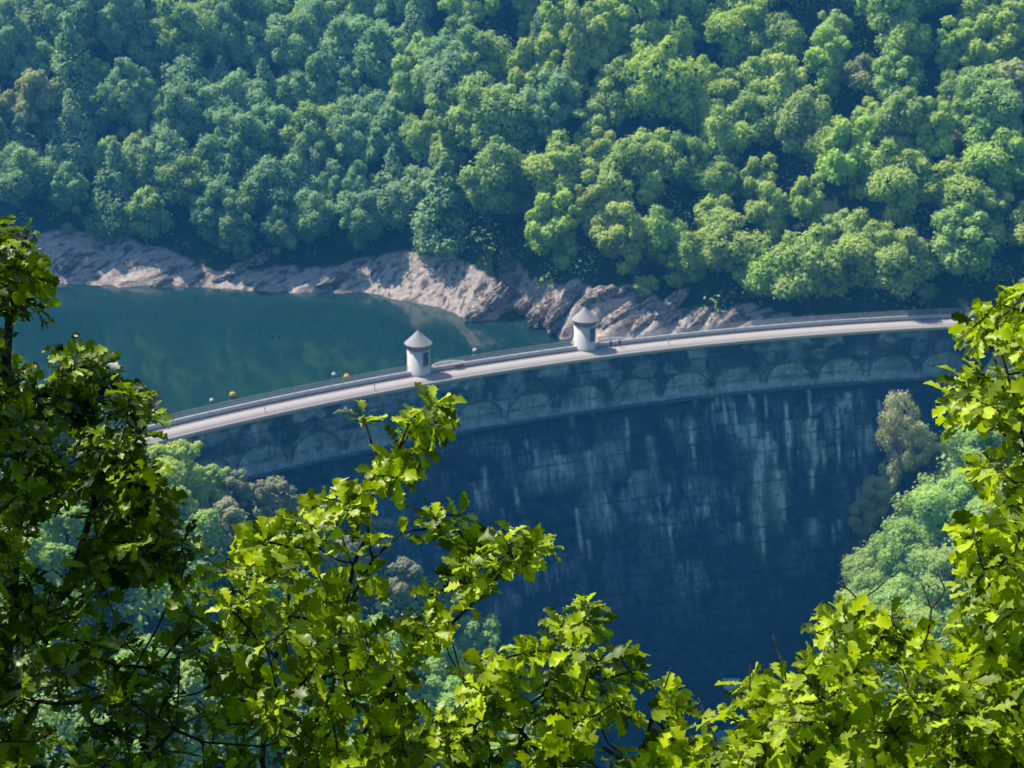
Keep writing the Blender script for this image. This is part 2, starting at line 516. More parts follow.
OFF = OFF - arc_in * 0.55 + (fbm(U / 1.7, Z / 1.2, 3) - 0.5) * 0.16
P = dam_pt(u2phi(U), OFF, Z) + DINV
idx = np.arange(U.size).reshape(U.shape)
Q = np.stack([idx[:-1, :-1].ravel(), idx[1:, :-1].ravel(), idx[1:, 1:].ravel(), idx[:-1, 1:].ravel()], 1)
me = mesh_np('downstream_face', P.reshape(-1, 3), Q)
vattr(me, 'stain', stain_field(U, Z).ravel())
vattr(me, 'streak', stain_field(U, Z, True).ravel())
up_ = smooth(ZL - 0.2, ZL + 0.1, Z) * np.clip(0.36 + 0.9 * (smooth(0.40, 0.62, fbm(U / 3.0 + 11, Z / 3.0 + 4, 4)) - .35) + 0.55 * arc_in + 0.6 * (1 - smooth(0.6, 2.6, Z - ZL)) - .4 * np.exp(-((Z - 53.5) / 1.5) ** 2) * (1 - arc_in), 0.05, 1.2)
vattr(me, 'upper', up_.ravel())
uvl = me.uv_layers.new(name='UVMap')
li = np.zeros(len(me.loops), np.int32); me.loops.foreach_get('vertex_index', li)
uvl.data.foreach_set('uv', np.stack([U.ravel()[li], Z.ravel()[li]], 1).astype(np.float32).ravel())
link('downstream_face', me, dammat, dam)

def sweep(name, prof, mat, parent=dam, u0=0, u1=ULEN, step=1.5, close=True):
    """closed profile of (offset, z) swept along the crest"""
    n = max(2, int((u1 - u0) / step))
    uu = np.linspace(u0, u1, n)
    k = len(prof)
    V = np.concatenate([dam_pt(u2phi(uu), o, z) for o, z in prof]) + DINV
    fs = []
    for a in range(k):
        b = (a + 1) % k
        i = np.arange(n - 1)
        fs.append(np.stack([a * n + i, a * n + i + 1, b * n + i + 1, b * n + i], 1))
    caps = [np.array([[a * n for a in range(k)]]), np.array([[a * n + n - 1 for a in range(k)][::-1]])]
    me = mesh_np(name, V, fs + caps)
    me.update()
    return link(name, me, mat, parent)

stone_pale = simple('coping_stone', (0.56, 0.52, 0.52), 0.85, 0.12, 0.8)
stone_dark = simple('ledge_stone', (0.09, 0.14, 0.20), 0.9, 0.75, 1.1)
t = NT('paving'); v = t.obj()
f1 = t.noise(v, 0.5, 6, 0.6); f2 = t.noise(v, 6, 3)
pav = t.pbr(t.mix(f1, (0.40, 0.38, 0.39), (0.52, 0.49, 0.49)), 0.9, t.bump(f2, 0.2, 0.02), 0.2)
W = W_DECK
sweep('crest_core', [(0.35, 57.38), (0.35, 57.9), (-W + 0.3, 57.9), (-W + 0.3, 5), (-W + 2.5, 5), (-W + 2.5, 56.5), (-0.5, 56.5), (-0.5, 57.38)], stone_dark)
sweep('deck', [(0.25, 57.903), (0.25, 58.0), (-W + 0.75, 58.0), (-W + 0.75, 57.903)], pav)
sweep('coping', [(0.62, 57.45), (0.62, 57.78), (0.52, 58.18), (0.252, 58.18), (0.252, 57.903), (0.352, 57.903), (0.352, 57.45)], stone_pale)
sweep('parapet', [(-W + 0.748, 57.903), (-W + 0.748, 58.85), (-W + 0.25, 58.85), (-W + 0.25, 57.903)], simple('parapet_stone', (0.60, 0.60, 0.63), 0.9, 0.2, 1.0))
sweep('ledge', [(0.28, ZL - 0.3), (0.78, ZL - 0.05), (0.78, ZL + 0.35), (0.30, ZL + 0.5)], stone_dark)

# voussoir ring of each blind arch
ring_m = simple('ring_stone', (0.09, 0.14, 0.20), 0.9, 0.9, 0.9)
for ua in arch_us:
    a = np.linspace(-0.12, PI + 0.12, 30)
    Vs = []
    for r_, o_ in ((4.62, 0.02), (4.62, 0.10), (4.90, 0.10), (4.90, 0.02)):
        uu = ua + r_ * 1.05 * np.cos(a); zz = 48.9 + r_ * 0.80 * np.sin(a)
        Vs.append(dam_pt(u2phi(uu), 0.1 + (57.4 - zz) * 0.03 + o_, zz))
    n = 30; fs = []
    for q in range(4):
        b = (q + 1) % 4; i = np.arange(n - 1)
        fs.append(np.stack([q * n + i, q * n + i + 1, b * n + i + 1, b * n + i], 1))
    fs.append(np.array([[0, n, 2 * n, 3 * n]])); fs.append(np.array([[n - 1, 4 * n - 1, 3 * n - 1, 2 * n - 1]]))
    link('arch_ring', mesh_np('arch_ring', np.concatenate(Vs) + DINV, fs), ring_m, dam)

# ------------------------------------------------------------------ railing on the lake side
steel = simple('galvanised_steel', (0.42, 0.46, 0.52), 0.45, 0.1, 4, metal=0.3)
rail = empty('railing', dam_pt(np.array((PHI0 + PHI1) / 2), -W + 0.5, 58.85))
tag(rail, 'long light grey metal railing along the lake side of the dam crest', 'railing')
RINV = -np.array(rail.location)
tow_us = [u_of_px(419, 373, 58), u_of_px(588, 350.5, 58)]
def in_tower(u): return any(abs(u - tu) < 2.3 for tu in tow_us)
def rframe(u):
    ph = u2phi(u)
    return Vector((math.sin(ph), -math.cos(ph), 0)), Vector((math.cos(ph), math.sin(ph), 0)), Vector((0, 0, 1))
u = 1.0; k = 0
while u < ULEN - 1:
    if not in_tower(u):
        m = MB(); c = dam_pt(np.array(u2phi(u)), -W + 0.5, 58.85) + RINV
        m.box((c[0], c[1], c[2] + 0.55), (0.07, 0.07, 1.1), rframe(u))
        m.box((c[0], c[1], c[2] + 0.02), (0.2, 0.2, 0.035), rframe(u))
        m.build('post', steel, rail)
    u += 2.45
spans = []
cuts = [0.5] + [c for tu in tow_us for c in (tu - 2.4, tu + 2.4)] + [ULEN - 0.5]
for a_, b_2 in zip(cuts[0::2], cuts[1::2]):
    for zz, h_, nm in ((60.00, 0.08, 'top_rail'), (59.45, 0.04, 'mid_rail'), (58.97, 0.04, 'bottom_rail')):
        o = sweep(nm, [(-W + 0.46, zz), (-W + 0.46, zz + h_), (-W + 0.54, zz + h_), (-W + 0.54, zz)], steel, rail, a_, b_2)
        o.data.transform(Matrix.Translation(Vector(RINV - DINV)))
    m = MB(); uu = a_
    while uu < b_2:
        c = dam_pt(np.array(u2phi(uu)), -W + 0.5, 59.50) + RINV
        m.box(c, (0.03, 0.03, 0.92), rframe(uu)); uu += 0.13
    m.build('infill_bars', steel, rail)

# ------------------------------------------------------------------ towers
plaster = simple('white_plaster', (0.84, 0.83, 0.83), 0.85, 0.06, 1.5)
cornice_m = simple('cornice_stone', (0.22, 0.24, 0.28), 0.85, 0.2, 3)
slate = simple('pale_slate', (0.46, 0.45, 0.47), 0.75, 0.12, 2.5, bump=0.3)
glassd = simple('dark_glass', (0.02, 0.035, 0.06), 0.15, 0.2, 2, spec=0.6)
frame_m = simple('window_frame_paint', (0.18, 0.22, 0.3), 0.6, 0.1)
def tower(u, label):
    ph = u2phi(u)
    c = dam_pt(np.array(ph), -W - 0.1, 58.0)
    T = empty('crest_tower', c)
    tag(T, label, 'tower', 'round towers on the dam crest')
    m = MB(); m.lathe([(2.28, 0.004), (2.28, 0.35), (2.2, 0.42), (2.2, 5.3)], 40); m.build('wall', plaster, T, True)
    m = MB(); m.lathe([(2.205, 5.0), (2.27, 5.05), (2.29, 5.55), (2.45, 5.7), (2.45, 5.95), (2.0, 5.98)], 40); m.build('cornice', cornice_m, T)
    rf = MB(); rf.lathe([(2.0, 5.985), (2.66, 5.99), (2.68, 6.12), (2.2, 6.55), (1.4, 7.3), (0.7, 8.0), (0.26, 8.45), (0.1, 8.6)], 24)
    ro = rf.build('roof', slate, T)
    m = MB(); m.lathe([(0.1, 8.5), (0.16, 8.64), (0.16, 8.72), (0.05, 8.8), (0.03, 9.1)], 12); m.build('finial', cornice_m, ro)
    # bastion the tower stands on, above the lake
    m = MB(); m.lathe([(1.2, -5.5), (2.9, -2.2), (2.9, -0.15)], 32); m.build('bastion', stone_dark, T)
    for ang, w_, z0, z1 in ((-48, 1.25, 2.0, 4.7), (180, 0.7, 2.6, 4.2), (120, .7, 2.6, 4.2)):
        a = R_(ang)
        ax = (Vector((-math.sin(a), math.cos(a), 0)), Vector((math.cos(a), math.sin(a), 0)), Vector((0, 0, 1)))
        cc = Vector((math.cos(a), math.sin(a), 0)) * 2.12; cz = (z0 + z1) / 2; h_ = z1 - z0
        fr = MB()
        for s_ in (-1, 1): fr.box(cc + ax[0] * s_ * w_ / 2 + Vector((0, 0, cz)), (0.12, 0.3, h_ + 0.12), ax)
        for zz in (z0, z1): fr.box(cc + Vector((0, 0, zz)), (w_ - 0.125, 0.3, 0.12), ax)
        wo_ = fr.build('window', frame_m, T)
        m = MB(); m.box(cc + Vector((0, 0, cz)), (w_ - 0.13, 0.18, h_ - 0.13), ax); m.build('pane', glassd, wo_)
    # door facing the road
    a = ph + PI
    ax = (Vector((-math.sin(a), math.cos(a), 0)), Vector((math.cos(a), math.sin(a), 0)), Vector((0, 0, 1)))
    return T
tower(tow_us[0], 'round white tower with conical roof on the crest, left of the two')
tower(tow_us[1], 'round white tower with conical roof on the crest, right one, before the rocks')

# lookout bays beside the towers
for tu, lab in ((tow_us[0], 'low half round lookout bay just right of the left crest tower'), (tow_us[1], 'low half round lookout bay just right of the right crest tower')):
    ub = tu + 6.2; ph = u2phi(ub)
    T = empty('lookout_bay', dam_pt(np.array(ph), -W + 0.2, 57.9)); tag(T, lab, 'balcony', 'lookout bays on the crest')
    e1, e2, e3 = rframe(ub); e1, e2 = Vector(e1), Vector(e2)
    m = MB(); n = 20; V = []
    for zz in (-1.4, 0.09):
        for k in range(n + 1):
            a = PI * k / n; V.append(e1 * (3.6 * math.cos(a)) + e2 * (2.2 * math.sin(a)) + e3 * zz)
    m.add(V, [(k, k + 1, n + 2 + k, n + 1 + k) for k in range(n)] + [tuple(range(n, -1, -1)), tuple(range(n + 1, 2 * n + 2))])
    m.build('floor_slab', stone_pale, T)
    m = MB()
    for k in range(n):
        a0, a1 = PI * k / n, PI * (k + 1) / n
        P0 = e1 * (3.45 * math.cos(a0)) + e2 * (2.05 * math.sin(a0)); P1 = e1 * (3.45 * math.cos(a1)) + e2 * (2.05 * math.sin(a1))
        d = (P1 - P0); L = d.length; d.normalize()
        m.box((P0 + P1) / 2 + e3 * 0.52, (L + 0.02, 0.22, 0.84), (d, e3.cross(d), e3))
    m.build('parapet', plaster, T)

# ------------------------------------------------------------------ people, posts, bench
cloth = [simple('jacket_cloth', (0.14, 0.05, 0.05), 0.9), simple('blue_cloth', (0.05, 0.07, 0.16), 0.9), simple('dark_cloth', (0.03, 0.03, 0.04), 0.9)]
skinm = simple('skin', (0.5, 0.3, 0.22), 0.6)
hairm = simple('hair', (0.05, 0.03, 0.02), 0.7)
def skin_mesh(name, verts, edges, rads):
    me = bpy.data.meshes.new(name); me.from_pydata(verts, edges, [])
    o = bpy.data.objects.new(name, me); COL.objects.link(o)
    sk = o.modifiers.new('skin', 'SKIN'); sk.use_smooth_shade = True
    for i, r in enumerate(rads):
        me.skin_vertices[0].data[i].radius = (r, r) if not hasattr(r, '__len__') else r
    me.skin_vertices[0].data[0].use_root = True
    ss = o.modifiers.new('sub', 'SUBSURF'); ss.levels = 1; ss.render_levels = 1
    dg = bpy.context.evaluated_depsgraph_get(); dg.update()
    ev = o.evaluated_get(dg)
    m2 = bpy.data.meshes.new_from_object(ev)
    bpy.data.objects.remove(o)
    m2.name = name
    return m2
def person(loc, rz, label, jacket, trousers):
    T = empty('person', loc, rz); tag(T, label, 'person', 'people strolling on the crest')
    v = [(0, 0, .95), (0, 0, 1.15), (0, 0, 1.38), (0, -.01, 1.5), (0, 0, 1.62), (0, .01, 1.70),
         (.1, 0, .9), (.12, -.10, .5), (.12, -.02, .1), (.12, -.14, .05), (-.1, 0, .9), (-.12, .05, .5), (-.12, .16, .12), (-.12, .05, .05),
         (.19, 0, 1.4), (.25, .04, 1.13), (.25, -.08, .9), (.25, -.1, .80), (-.19, 0, 1.4), (-.25, -.03, 1.13), (-.25, -.12, .9), (-.25, -.14, .80)]
    e = [(0, 1), (1, 2), (2, 3), (3, 4), (4, 5), (0, 6), (6, 7), (7, 8), (8, 9), (0, 10), (10, 11), (11, 12), (12, 13),
         (2, 14), (14, 15), (15, 16), (16, 17), (2, 18), (18, 19), (19, 20), (20, 21)]
    r = [.14, .13, .15, .06, .1, .09, .09, .06, .045, .04, .09, .06, .045, .04, .07, .05, .038, .04, .07, .05, .038, .04]
    link('body', skin_mesh('body', v, e, r), skinm, T)
    vj = [v[0], v[1], v[2], v[14], v[15], v[16], v[18], v[19], v[20]]
    link('jacket', skin_mesh('jacket', vj, [(0, 1), (1, 2), (2, 3), (3, 4), (4, 5), (2, 6), (6, 7), (7, 8)], [.17, .155, .18, .095, .07, .055, .095, .07, .055]), jacket, T)
    vt = [(0, 0, .93), v[6], v[7], v[8], v[10], v[11], v[12]]
    link('trousers', skin_mesh('trousers', vt, [(0, 1), (1, 2), (2, 3), (0, 4), (4, 5), (5, 6)], [.15, .115, .08, .065, .115, .08, .065]), trousers, T)
    m = MB(); m.lathe([(0.02, 1.8), (.09, 1.77), (.115, 1.70), (.11, 1.63)], 12, (0, .015, 0)); m.build('hair', hairm, T, True)
for px, lab, j, tr in ((616, 'person in a brown jacket on the crest, the one nearer the right tower', cloth[0], cloth[2]),
                       (626, 'person in a dark jacket on the crest, the one farther from the right tower', cloth[2], cloth[1]),):
    u = u_of_px(px, 352, 58); c = dam_pt(np.array(u2phi(u)), -3.9, 58.0)
    person(tuple(c), u2phi(u) + 0.3, lab, j, tr)
u = u_of_px(455, 366, 58); c = dam_pt(np.array(u2phi(u)), -4.6, 58.0)
B = empty('bench', tuple(c), u2phi(u) + PI / 2); tag(B, 'small dark wooden bench at the lake side railing right of the left crest tower', 'bench')
woodm = simple('bench_wood', (0.10, 0.055, 0.035), 0.8)
m = MB(); [m.box((0, -0.17 + k * 0.115, 0.46), (1.9, 0.10, 0.04)) for k in range(4)]; m.build('seat', woodm, B)
m = MB(); [m.box((0, 0.27 + k * 0.02, 0.6 + k * 0.13), (1.9, 0.035, 0.1)) for k in range(3)]; m.build('backrest', woodm, B)
for sx in (-.75, .75):
    m = MB(); m.box((sx, 0, 0.22), (0.08, 0.42, 0.436)); m.box((sx, 0.245, 0.45), (0.06, 0.05, 0.89)); m.build('leg', stone_pale, B)

def post_thing(px, py, off, h_, label):
    u = u_of_px(px, py, 58); c = dam_pt(np.array(u2phi(u)), off, 58.0)
    T = empty('bollard', tuple(c)); tag(T, label, 'bollard', 'pale posts along the crest')
    m = MB(); m.lathe([(.13, 0.003), (.13, .06), (.10, .1), (.10, h_), (.0, h_ + .05)], 14); m.build('post', plaster, T)
    m = MB(); m.lathe([(.125, h_ * .8), (.125, h_ * .9)], 14); m.build('band', stone_dark, T)
post_thing(374, 390, -1.2, 1.3, 'short white post on the road left of the left crest tower')
post_thing(265, 412, -1.6, 0.9, 'low pale post on the road near the left end of the crest')
post_thing(671, 347, -1.8, 1.3, 'short white post on the road right of the right crest tower')

# ------------------------------------------------------------------ buoys
yel = simple('yellow_float', (0.75, 0.52, 0.05), 0.5, 0.05); whi = simple('white_float', (0.75, 0.75, 0.75), 0.5, 0.05); blk = simple('black_float', (0.02, 0.02, 0.025), 0.6)
def buoy(px, py, r, mat, label, top=True):
    P = at_z(px, py, LAKE)
    T = empty('buoy', (P[0], P[1], LAKE)); tag(T, label, 'buoy', 'buoys floating by the dam')
    m = MB(); prof = [(r * math.cos(a) if abs(a) < 1.5 else 0.02, r * 0.62 + r * math.sin(a)) for a in np.linspace(-PI / 2, PI / 2, 13)]
    m.lathe(prof, 20); m.build('float', mat, T, True)
    if top:
        m = MB(); m.lathe([(.10, r * 1.58), (.06, r * 1.75), (.05, r * 2.1), (.01, r * 2.15)], 10); m.build('eye_bolt', steel, T)
buoy(233, 397, .72, yel, 'yellow ball buoy just beyond the railing, left of the two yellow ones')
buoy(347, 379, .72, yel, 'yellow ball buoy beyond the railing, the one nearer the left tower')
buoy(212, 402, .5, whi, 'small white buoy beyond the railing near the left end of the crest')
buoy(334, 376, .5, whi, 'small white buoy beyond the railing right beside the right yellow one')
buoy(475, 352, .55, whi, 'white buoy on the lake between the two towers')
buoy(273, 337, .3, blk, 'small black float out on the open lake, left of two', False)
buoy(279, 338, .3, blk, 'small black float out on the open lake, right of two', False)

# outlet slab at the foot of the dam
P = at_z(733, 684, VALLEY + 3)
T = empty('outlet_block', (P[0], P[1], VALLEY)); tag(T, 'low pale concrete outlet block in the water at the foot of the dam', 'outlet')
m = MB(); m.box((0, 1, 1.0), (2.2, 4, 2.6)); m.build('block', stone_dark, T)
m = MB(); m.box((0, 1, 2.42), (3.6, 4.4, .22)); m.build('cover_slab', stone_pale, T)
m = MB(); m.box((0, -1.05, 1.2), (1.0, .3, 1.2)); m.build('outlet_opening', blk, T)

# ------------------------------------------------------------------ distant trees
def leaf_cards(centers, normals, size, rnd):
    """kite shaped leaf tufts"""
    n = len(centers)
    nr = normals + rnd.normal(0, 0.42, (n, 3)) + np.array([-0.15, 0, 0.6]); nr /= np.linalg.norm(nr, axis=1)[:, None]
    a = rnd.normal(0, 1, (n, 3)); a -= (a * nr).sum(1)[:, None] * nr; a /= np.linalg.norm(a, axis=1)[:, None]
    b = np.cross(nr, a)
    s = size * rnd.uniform(0.6, 1.35, n)[:, None]
    V = np.stack([centers - a * s * .55, centers + b * s * .42 + nr * s * .10, centers + a * s * .55, centers - b * s * .42 + nr * s * .10], 1)
    return V.reshape(-1, 3)

def crown_mesh(name, seed, rad, height, nlobe, ncard, size, shape='round', base=3.0, open_=0.0):
    rnd = np.random.default_rng(seed)
    cs = []; rs = []
    k = 0
    while len(cs) < nlobe:
        d = rnd.normal(0, 1, 3); d /= np.linalg.norm(d)
        rr = rnd.uniform(0.45, 0.95)
        zc = d[2] * rr
        if shape == 'cone':
            hz = rnd.uniform(0, 1); w = (1 - hz) ** 0.8; p = np.array([d[0] * rad * w, d[1] * rad * w, base + hz * height])
            lr = rad * (0.42 * (1 - hz) + 0.14)
        else:
            p = np.array([d[0] * rr * rad, d[1] * rr * rad, base + height * (0.5 + 0.5 * zc)])
            lr = rad * rnd.uniform(0.13, 0.36) * (1.0 - 0.2 * abs(zc))
        cs.append(p); rs.append(lr)
    cs = np.array(cs); rs = np.array(rs)
    wts = rs ** 2 / (rs ** 2).sum()
    li = rnd.choice(nlobe, ncard, p=wts)
    d = rnd.normal(0, 1, (ncard, 3)); d[:, 2] += 0.25; d /= np.linalg.norm(d, axis=1)[:, None]
    rr = rs[li] * (rnd.uniform(0.66, 1.1, ncard) + 0.28 * (rnd.random(ncard) ** 4))
    bump = 1 + 0.20 * np.sin(d[:, 0] * 7 + li) * np.sin(d[:, 1] * 6 + li * 2.1) + 0.16 * np.sin(d[:, 2] * 11 + li * 1.3 + d[:, 0] * 9)
    C = cs[li] + d * (rr * bump)[:, None] * np.array([1, 1, 0.85])
    if shape == 'cone': C[:, 2] -= 0.25 * np.hypot(C[:, 0], C[:, 1])
    # drop cards buried inside other lobes
    keep = np.ones(ncard, bool)
    for j in range(nlobe):
        dd = np.linalg.norm((C - cs[j]) / np.array([1, 1, .85]), axis=1)
        keep &= ~((dd < rs[j] * 0.70) & (li != j))
    C = C[keep]; d = d[keep]; li = li[keep]
    V = leaf_cards(C, d, size, rnd)
    n = len(C)
    Q = np.arange(4 * n).reshape(n, 4)
    me = mesh_np(name, V, Q)
    lob = rnd.uniform(0, 1, nlobe)
    var = np.clip(0.35 * lob[li] + rnd.uniform(0, 0.5, n) + 0.3 * d[:, 2], 0, 1)  # upward-facing cards painted lighter, top light put into the colour
    vattr(me, 'var', np.repeat(var, 4))
    return me, cs, rs

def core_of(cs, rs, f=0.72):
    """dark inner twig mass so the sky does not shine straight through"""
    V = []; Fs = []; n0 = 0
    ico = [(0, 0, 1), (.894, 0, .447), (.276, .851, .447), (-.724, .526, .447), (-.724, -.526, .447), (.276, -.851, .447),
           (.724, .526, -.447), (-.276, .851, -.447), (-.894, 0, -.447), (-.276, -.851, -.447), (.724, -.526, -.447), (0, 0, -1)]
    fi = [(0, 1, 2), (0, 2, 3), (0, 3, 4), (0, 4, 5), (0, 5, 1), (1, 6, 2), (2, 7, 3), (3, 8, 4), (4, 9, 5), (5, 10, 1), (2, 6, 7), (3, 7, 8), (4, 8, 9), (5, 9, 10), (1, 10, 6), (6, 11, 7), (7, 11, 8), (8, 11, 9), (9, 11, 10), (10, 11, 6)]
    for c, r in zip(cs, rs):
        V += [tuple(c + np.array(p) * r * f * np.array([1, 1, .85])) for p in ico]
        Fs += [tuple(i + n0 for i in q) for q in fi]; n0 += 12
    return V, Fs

def trunk_mesh(name, seed, h, r, cs, nb=7):
    rnd = np.random.default_rng(seed)
    m = MB()
    pts = [(0, 0, -1.5), (0, 0, 0)] + [(rnd.normal(0, .12) * k, rnd.normal(0, .12) * k, h * k / 5) for k in range(1, 6)]
    m.tube(pts, [r * 1.35, r * 1.2, r, r * .85, r * .65, r * .45, r * .2], 8)
    for j in rnd.permutation(len(cs))[:nb]:
        c = cs[j]; z0 = min(h * .9, max(h * .25, c[2] - 2.5)); k = z0 / h * 5
        i = int(k) + 1; p0 = Vector(pts[min(i, 6)])
        mid = (p0 + Vector(c)) / 2 + Vector((0, 0, -.5))
        m.tube([p0, mid, Vector(c)], [r * .4, r * .25, r * .1], 5)
    return m.mesh(name, True)

bark = simple('bark', (0.07, 0.06, 0.05), 0.95, 0.4, 2.5, bump=0.6)
barkpale = simple('pale_bark', (0.24, 0.21, 0.19), 0.95, 0.3, 2.5)
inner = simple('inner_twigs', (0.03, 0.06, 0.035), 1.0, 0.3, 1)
TR = (1.0, 1.0, 0.6)
M_bright = leaf_mat('bright_leaf', (0.30, 0.52, 0.09), (0.80, 0.95, 0.34), TR, 0.42, 0.0, 0.5, .38)
M_mid = leaf_mat('mid_leaf', (0.25, 0.46, 0.12), (0.72, 0.90, 0.38), TR, 0.42, 0.0, 0.5, .38)
M_blue = leaf_mat('bluish_leaf', (0.23, 0.42, 0.17), (0.60, 0.84, 0.54), TR, 0.42, 0.0, 0.5, .38)  # blue tint puts haze and shade of the slope's left half into the colour
M_olive = leaf_mat('olive_leaf', (0.34, 0.42, 0.20), (0.76, 0.82, 0.48), TR, 0.42, 0.0, 0.5, .38)
M_pine = leaf_mat('pine_needles', (0.20, 0.25, 0.15), (0.60, 0.65, 0.42), TR, 0.25, 0.0, 0.5, .6)

VAR = []   # (kind, crown mesh, inner mesh, trunk mesh)
specs = [('bright', 4.8, 10.5, 34, 'round'), ('bright', 4.0, 10.5, 28, 'round'), ('bright', 5.6, 10.0, 40, 'round'),
         ('mid', 4.6, 11, 32, 'round'), ('mid', 4.0, 12.0, 30, 'round'), ('mid', 5.4, 10.5, 38, 'round'),
         ('blue', 4.8, 11.5, 34, 'round'), ('blue', 3.9, 12.5, 30, 'round'), ('blue', 5.6, 11, 40, 'round'), ('blue', 4.2, 13.0, 36, 'cone'),
         ('olive', 4.2, 10.5, 28, 'round'), ('olive', 4.6, 10, 30, 'round')]
KM = {'bright': M_bright, 'mid': M_mid, 'blue': M_blue, 'olive': M_olive}
for i, (kind, rad, hh, nl, shp) in enumerate(specs):
    me, cs, rs = crown_mesh('crown', 100 + i, rad, hh, int(nl * 1.5), 17000, 0.44, shp, 1.6)
    me.materials.append(KM[kind])
    V, Fs = core_of(cs, rs, .66); cm = bpy.data.meshes.new('inner_crown'); cm.from_pydata(V, [], Fs); cm.materials.append(inner)
    tm = trunk_mesh('trunk', 300 + i, 3.2 + hh * .8, .28, cs); tm.materials.append(bark)
    VAR.append((kind, me, cm, tm))

COLW = {'bright': 'bright green', 'mid': 'mid green', 'blue': 'blue green', 'olive': 'pale olive'}
def zone(px, py):
    cols = [(110, 'at the left edge'), (210, 'above the leaning dead trunk'), (330, 'above the shaded lake shore'),
            (450, 'behind and above the left tower'), (540, 'above the pale rock spur'), (650, 'behind and above the right tower'),
            (780, 'above the rocks beside the tower'), (880, 'above the right part of the crest'), (9999, 'at the right edge')]
    c = next(t_ for x_, t_ in cols if px < x_)
    r = 'top row' if py < 45 else 'upper slope' if py < 110 else 'middle slope' if py < 185 else 'lowest row by the water'
    return c, r

def place_tree(vi, x, y, z, s, rz, label, cat, group, name='broadleaf_tree', sz=None):
    kind, cm, im, tm = VAR[vi]
    T = empty(name, (x, y, z), rz); T.scale = (s, s, sz or s)
    tag(T, label, cat, group)
    c = link('crown', cm, None, T); link('inner_crown', im, None, c); link('trunk', tm, None, T)
    return T

# candidate spots on the far slope by dart throwing
cand = []
pts = []
rr_ = np.random.default_rng(5)
N = 0
cell = {}
def ok(x, y, dmin):
    cx, cy = int(x // 10), int(y // 10)
    for i in (-1, 0, 1):
        for j in (-1, 0, 1):
            for (a, b) in cell.get((cx + i, cy + j), ()):
                if (a - x) ** 2 + (b - y) ** 2 < dmin ** 2: return False
    return True
XS = rr_.uniform(-230, 260, 26000); YS = rr_.uniform(340, 660, 26000)
HT, BT = terrain(XS, YS)
tt = YS - np.interp(XS, SHX, SHY)
HE = terrain(XS, YS + 1)[0]
for x, y, z, b, t_, z2 in zip(XS, YS, HT, BT, tt, HE):
    if b > 0.35 or t_ < np.interp(x, [-400, -92, -86, -48, -44, 2, 6, 68, 74, 400], [12, 13, 3, 3, 5, 5, 9, 10, 4, 4]) or z < 47.4: continue
    if math.hypot(x - DC[0], y - DC[1]) < DR + W_DECK + 3.5: continue
    # rock outcrop clearing at the upper right, gully above the spur
    px, py, dz = project((x, y, z + 4))
    if abs(x - (119 + 0.12 * (y - 465))) < 5.6 and 458 < y < 520: continue
    if not ok(x, y, 7.3 if y < 540 else 8.5): continue
    cell.setdefault((int(x // 10), int(y // 10)), []).append((x, y))
    cand.append((x, y, z, px, py, dz))
vis = [c for c in cand if -25 < c[3] < 1050 and c[4] > -30]
rest = [c for c in cand if not (-25 < c[3] < 1050 and c[4] > -30)]
vis.sort(key=lambda c: c[5])
print('far trees in view', len(vis), 'others', len(rest))
rest += vis[298:]; vis = vis[:298]
kinds_idx = {k: [i for i, v_ in enumerate(VAR) if v_[0] == k] for k in KM}
for x, y, z, px, py, dz in vis:
    bl = 1 - smooth(430, 560, px + rr_.normal(0, 40))
    r = rr_.random()
    if r < 0.08: kind = 'olive'
    elif rr_.random() < bl: kind = 'blue' if rr_.random() < 0.8 else 'mid'
    else: kind = 'bright' if rr_.random() < 0.7 else 'mid'
    vi = int(rr_.choice(kinds_idx[kind]))
    c_, r_w = zone(px, py)
    s = rr_.uniform(0.95, 1.65)
    sizew = 'large' if s > 1.4 else 'small' if s < 1.15 else 'medium'
    place_tree(vi, x, y, z - 0.6, s, rr_.uniform(0, 6.28),
               f'{sizew} {COLW[kind]} tree, {r_w}, {c_}', 'tree', 'trees on the wooded far slope', sz=s * rr_.uniform(.9, 1.3))

def forest_mass(name, spots, mat, label, size=1.1, per=1500, seed=1):
    """woods that read as one mass"""
    rnd = np.random.default_rng(seed); Vs = []; vv = []
    for (x, y, z) in spots:
        s = rnd.uniform(.8, 1.2); n = per
        lob = rnd.normal(0, 1, (9, 3)); lob /= np.linalg.norm(lob, axis=1)[:, None]; lob = lob * np.array([3.3, 3.3, 3.6]) * rnd.uniform(.4, 1, (9, 1)) + np.array([0, 0, 8.5])
        li = rnd.integers(0, 9, n); d = rnd.normal(0, 1, (n, 3)); d[:, 2] += .4; d /= np.linalg.norm(d, axis=1)[:, None]
        C = (lob[li] + d * 2.3 * rnd.uniform(.5, 1.05, (n, 1))) * s + np.array([x, y, z])
        Vs.append(leaf_cards(C, d, size, rnd)); vv.append(np.repeat(np.clip(rnd.uniform(0, .9, n) * .7 + rnd.uniform(0, .3), 0, 1), 4))
    V = np.concatenate(Vs); n = len(V) // 4
    me = mesh_np(name, V, np.arange(4 * n).reshape(n, 4)); vattr(me, 'var', np.concatenate(vv))
    o = link(name, me, mat); tag(o, label, 'forest', kind='stuff')
    return o
forest_mass('forest', [(c[0], c[1], c[2]) for c in rest], M_mid, 'woods running on beyond the numbered trees over the top of the far slope', 1.5, 260)

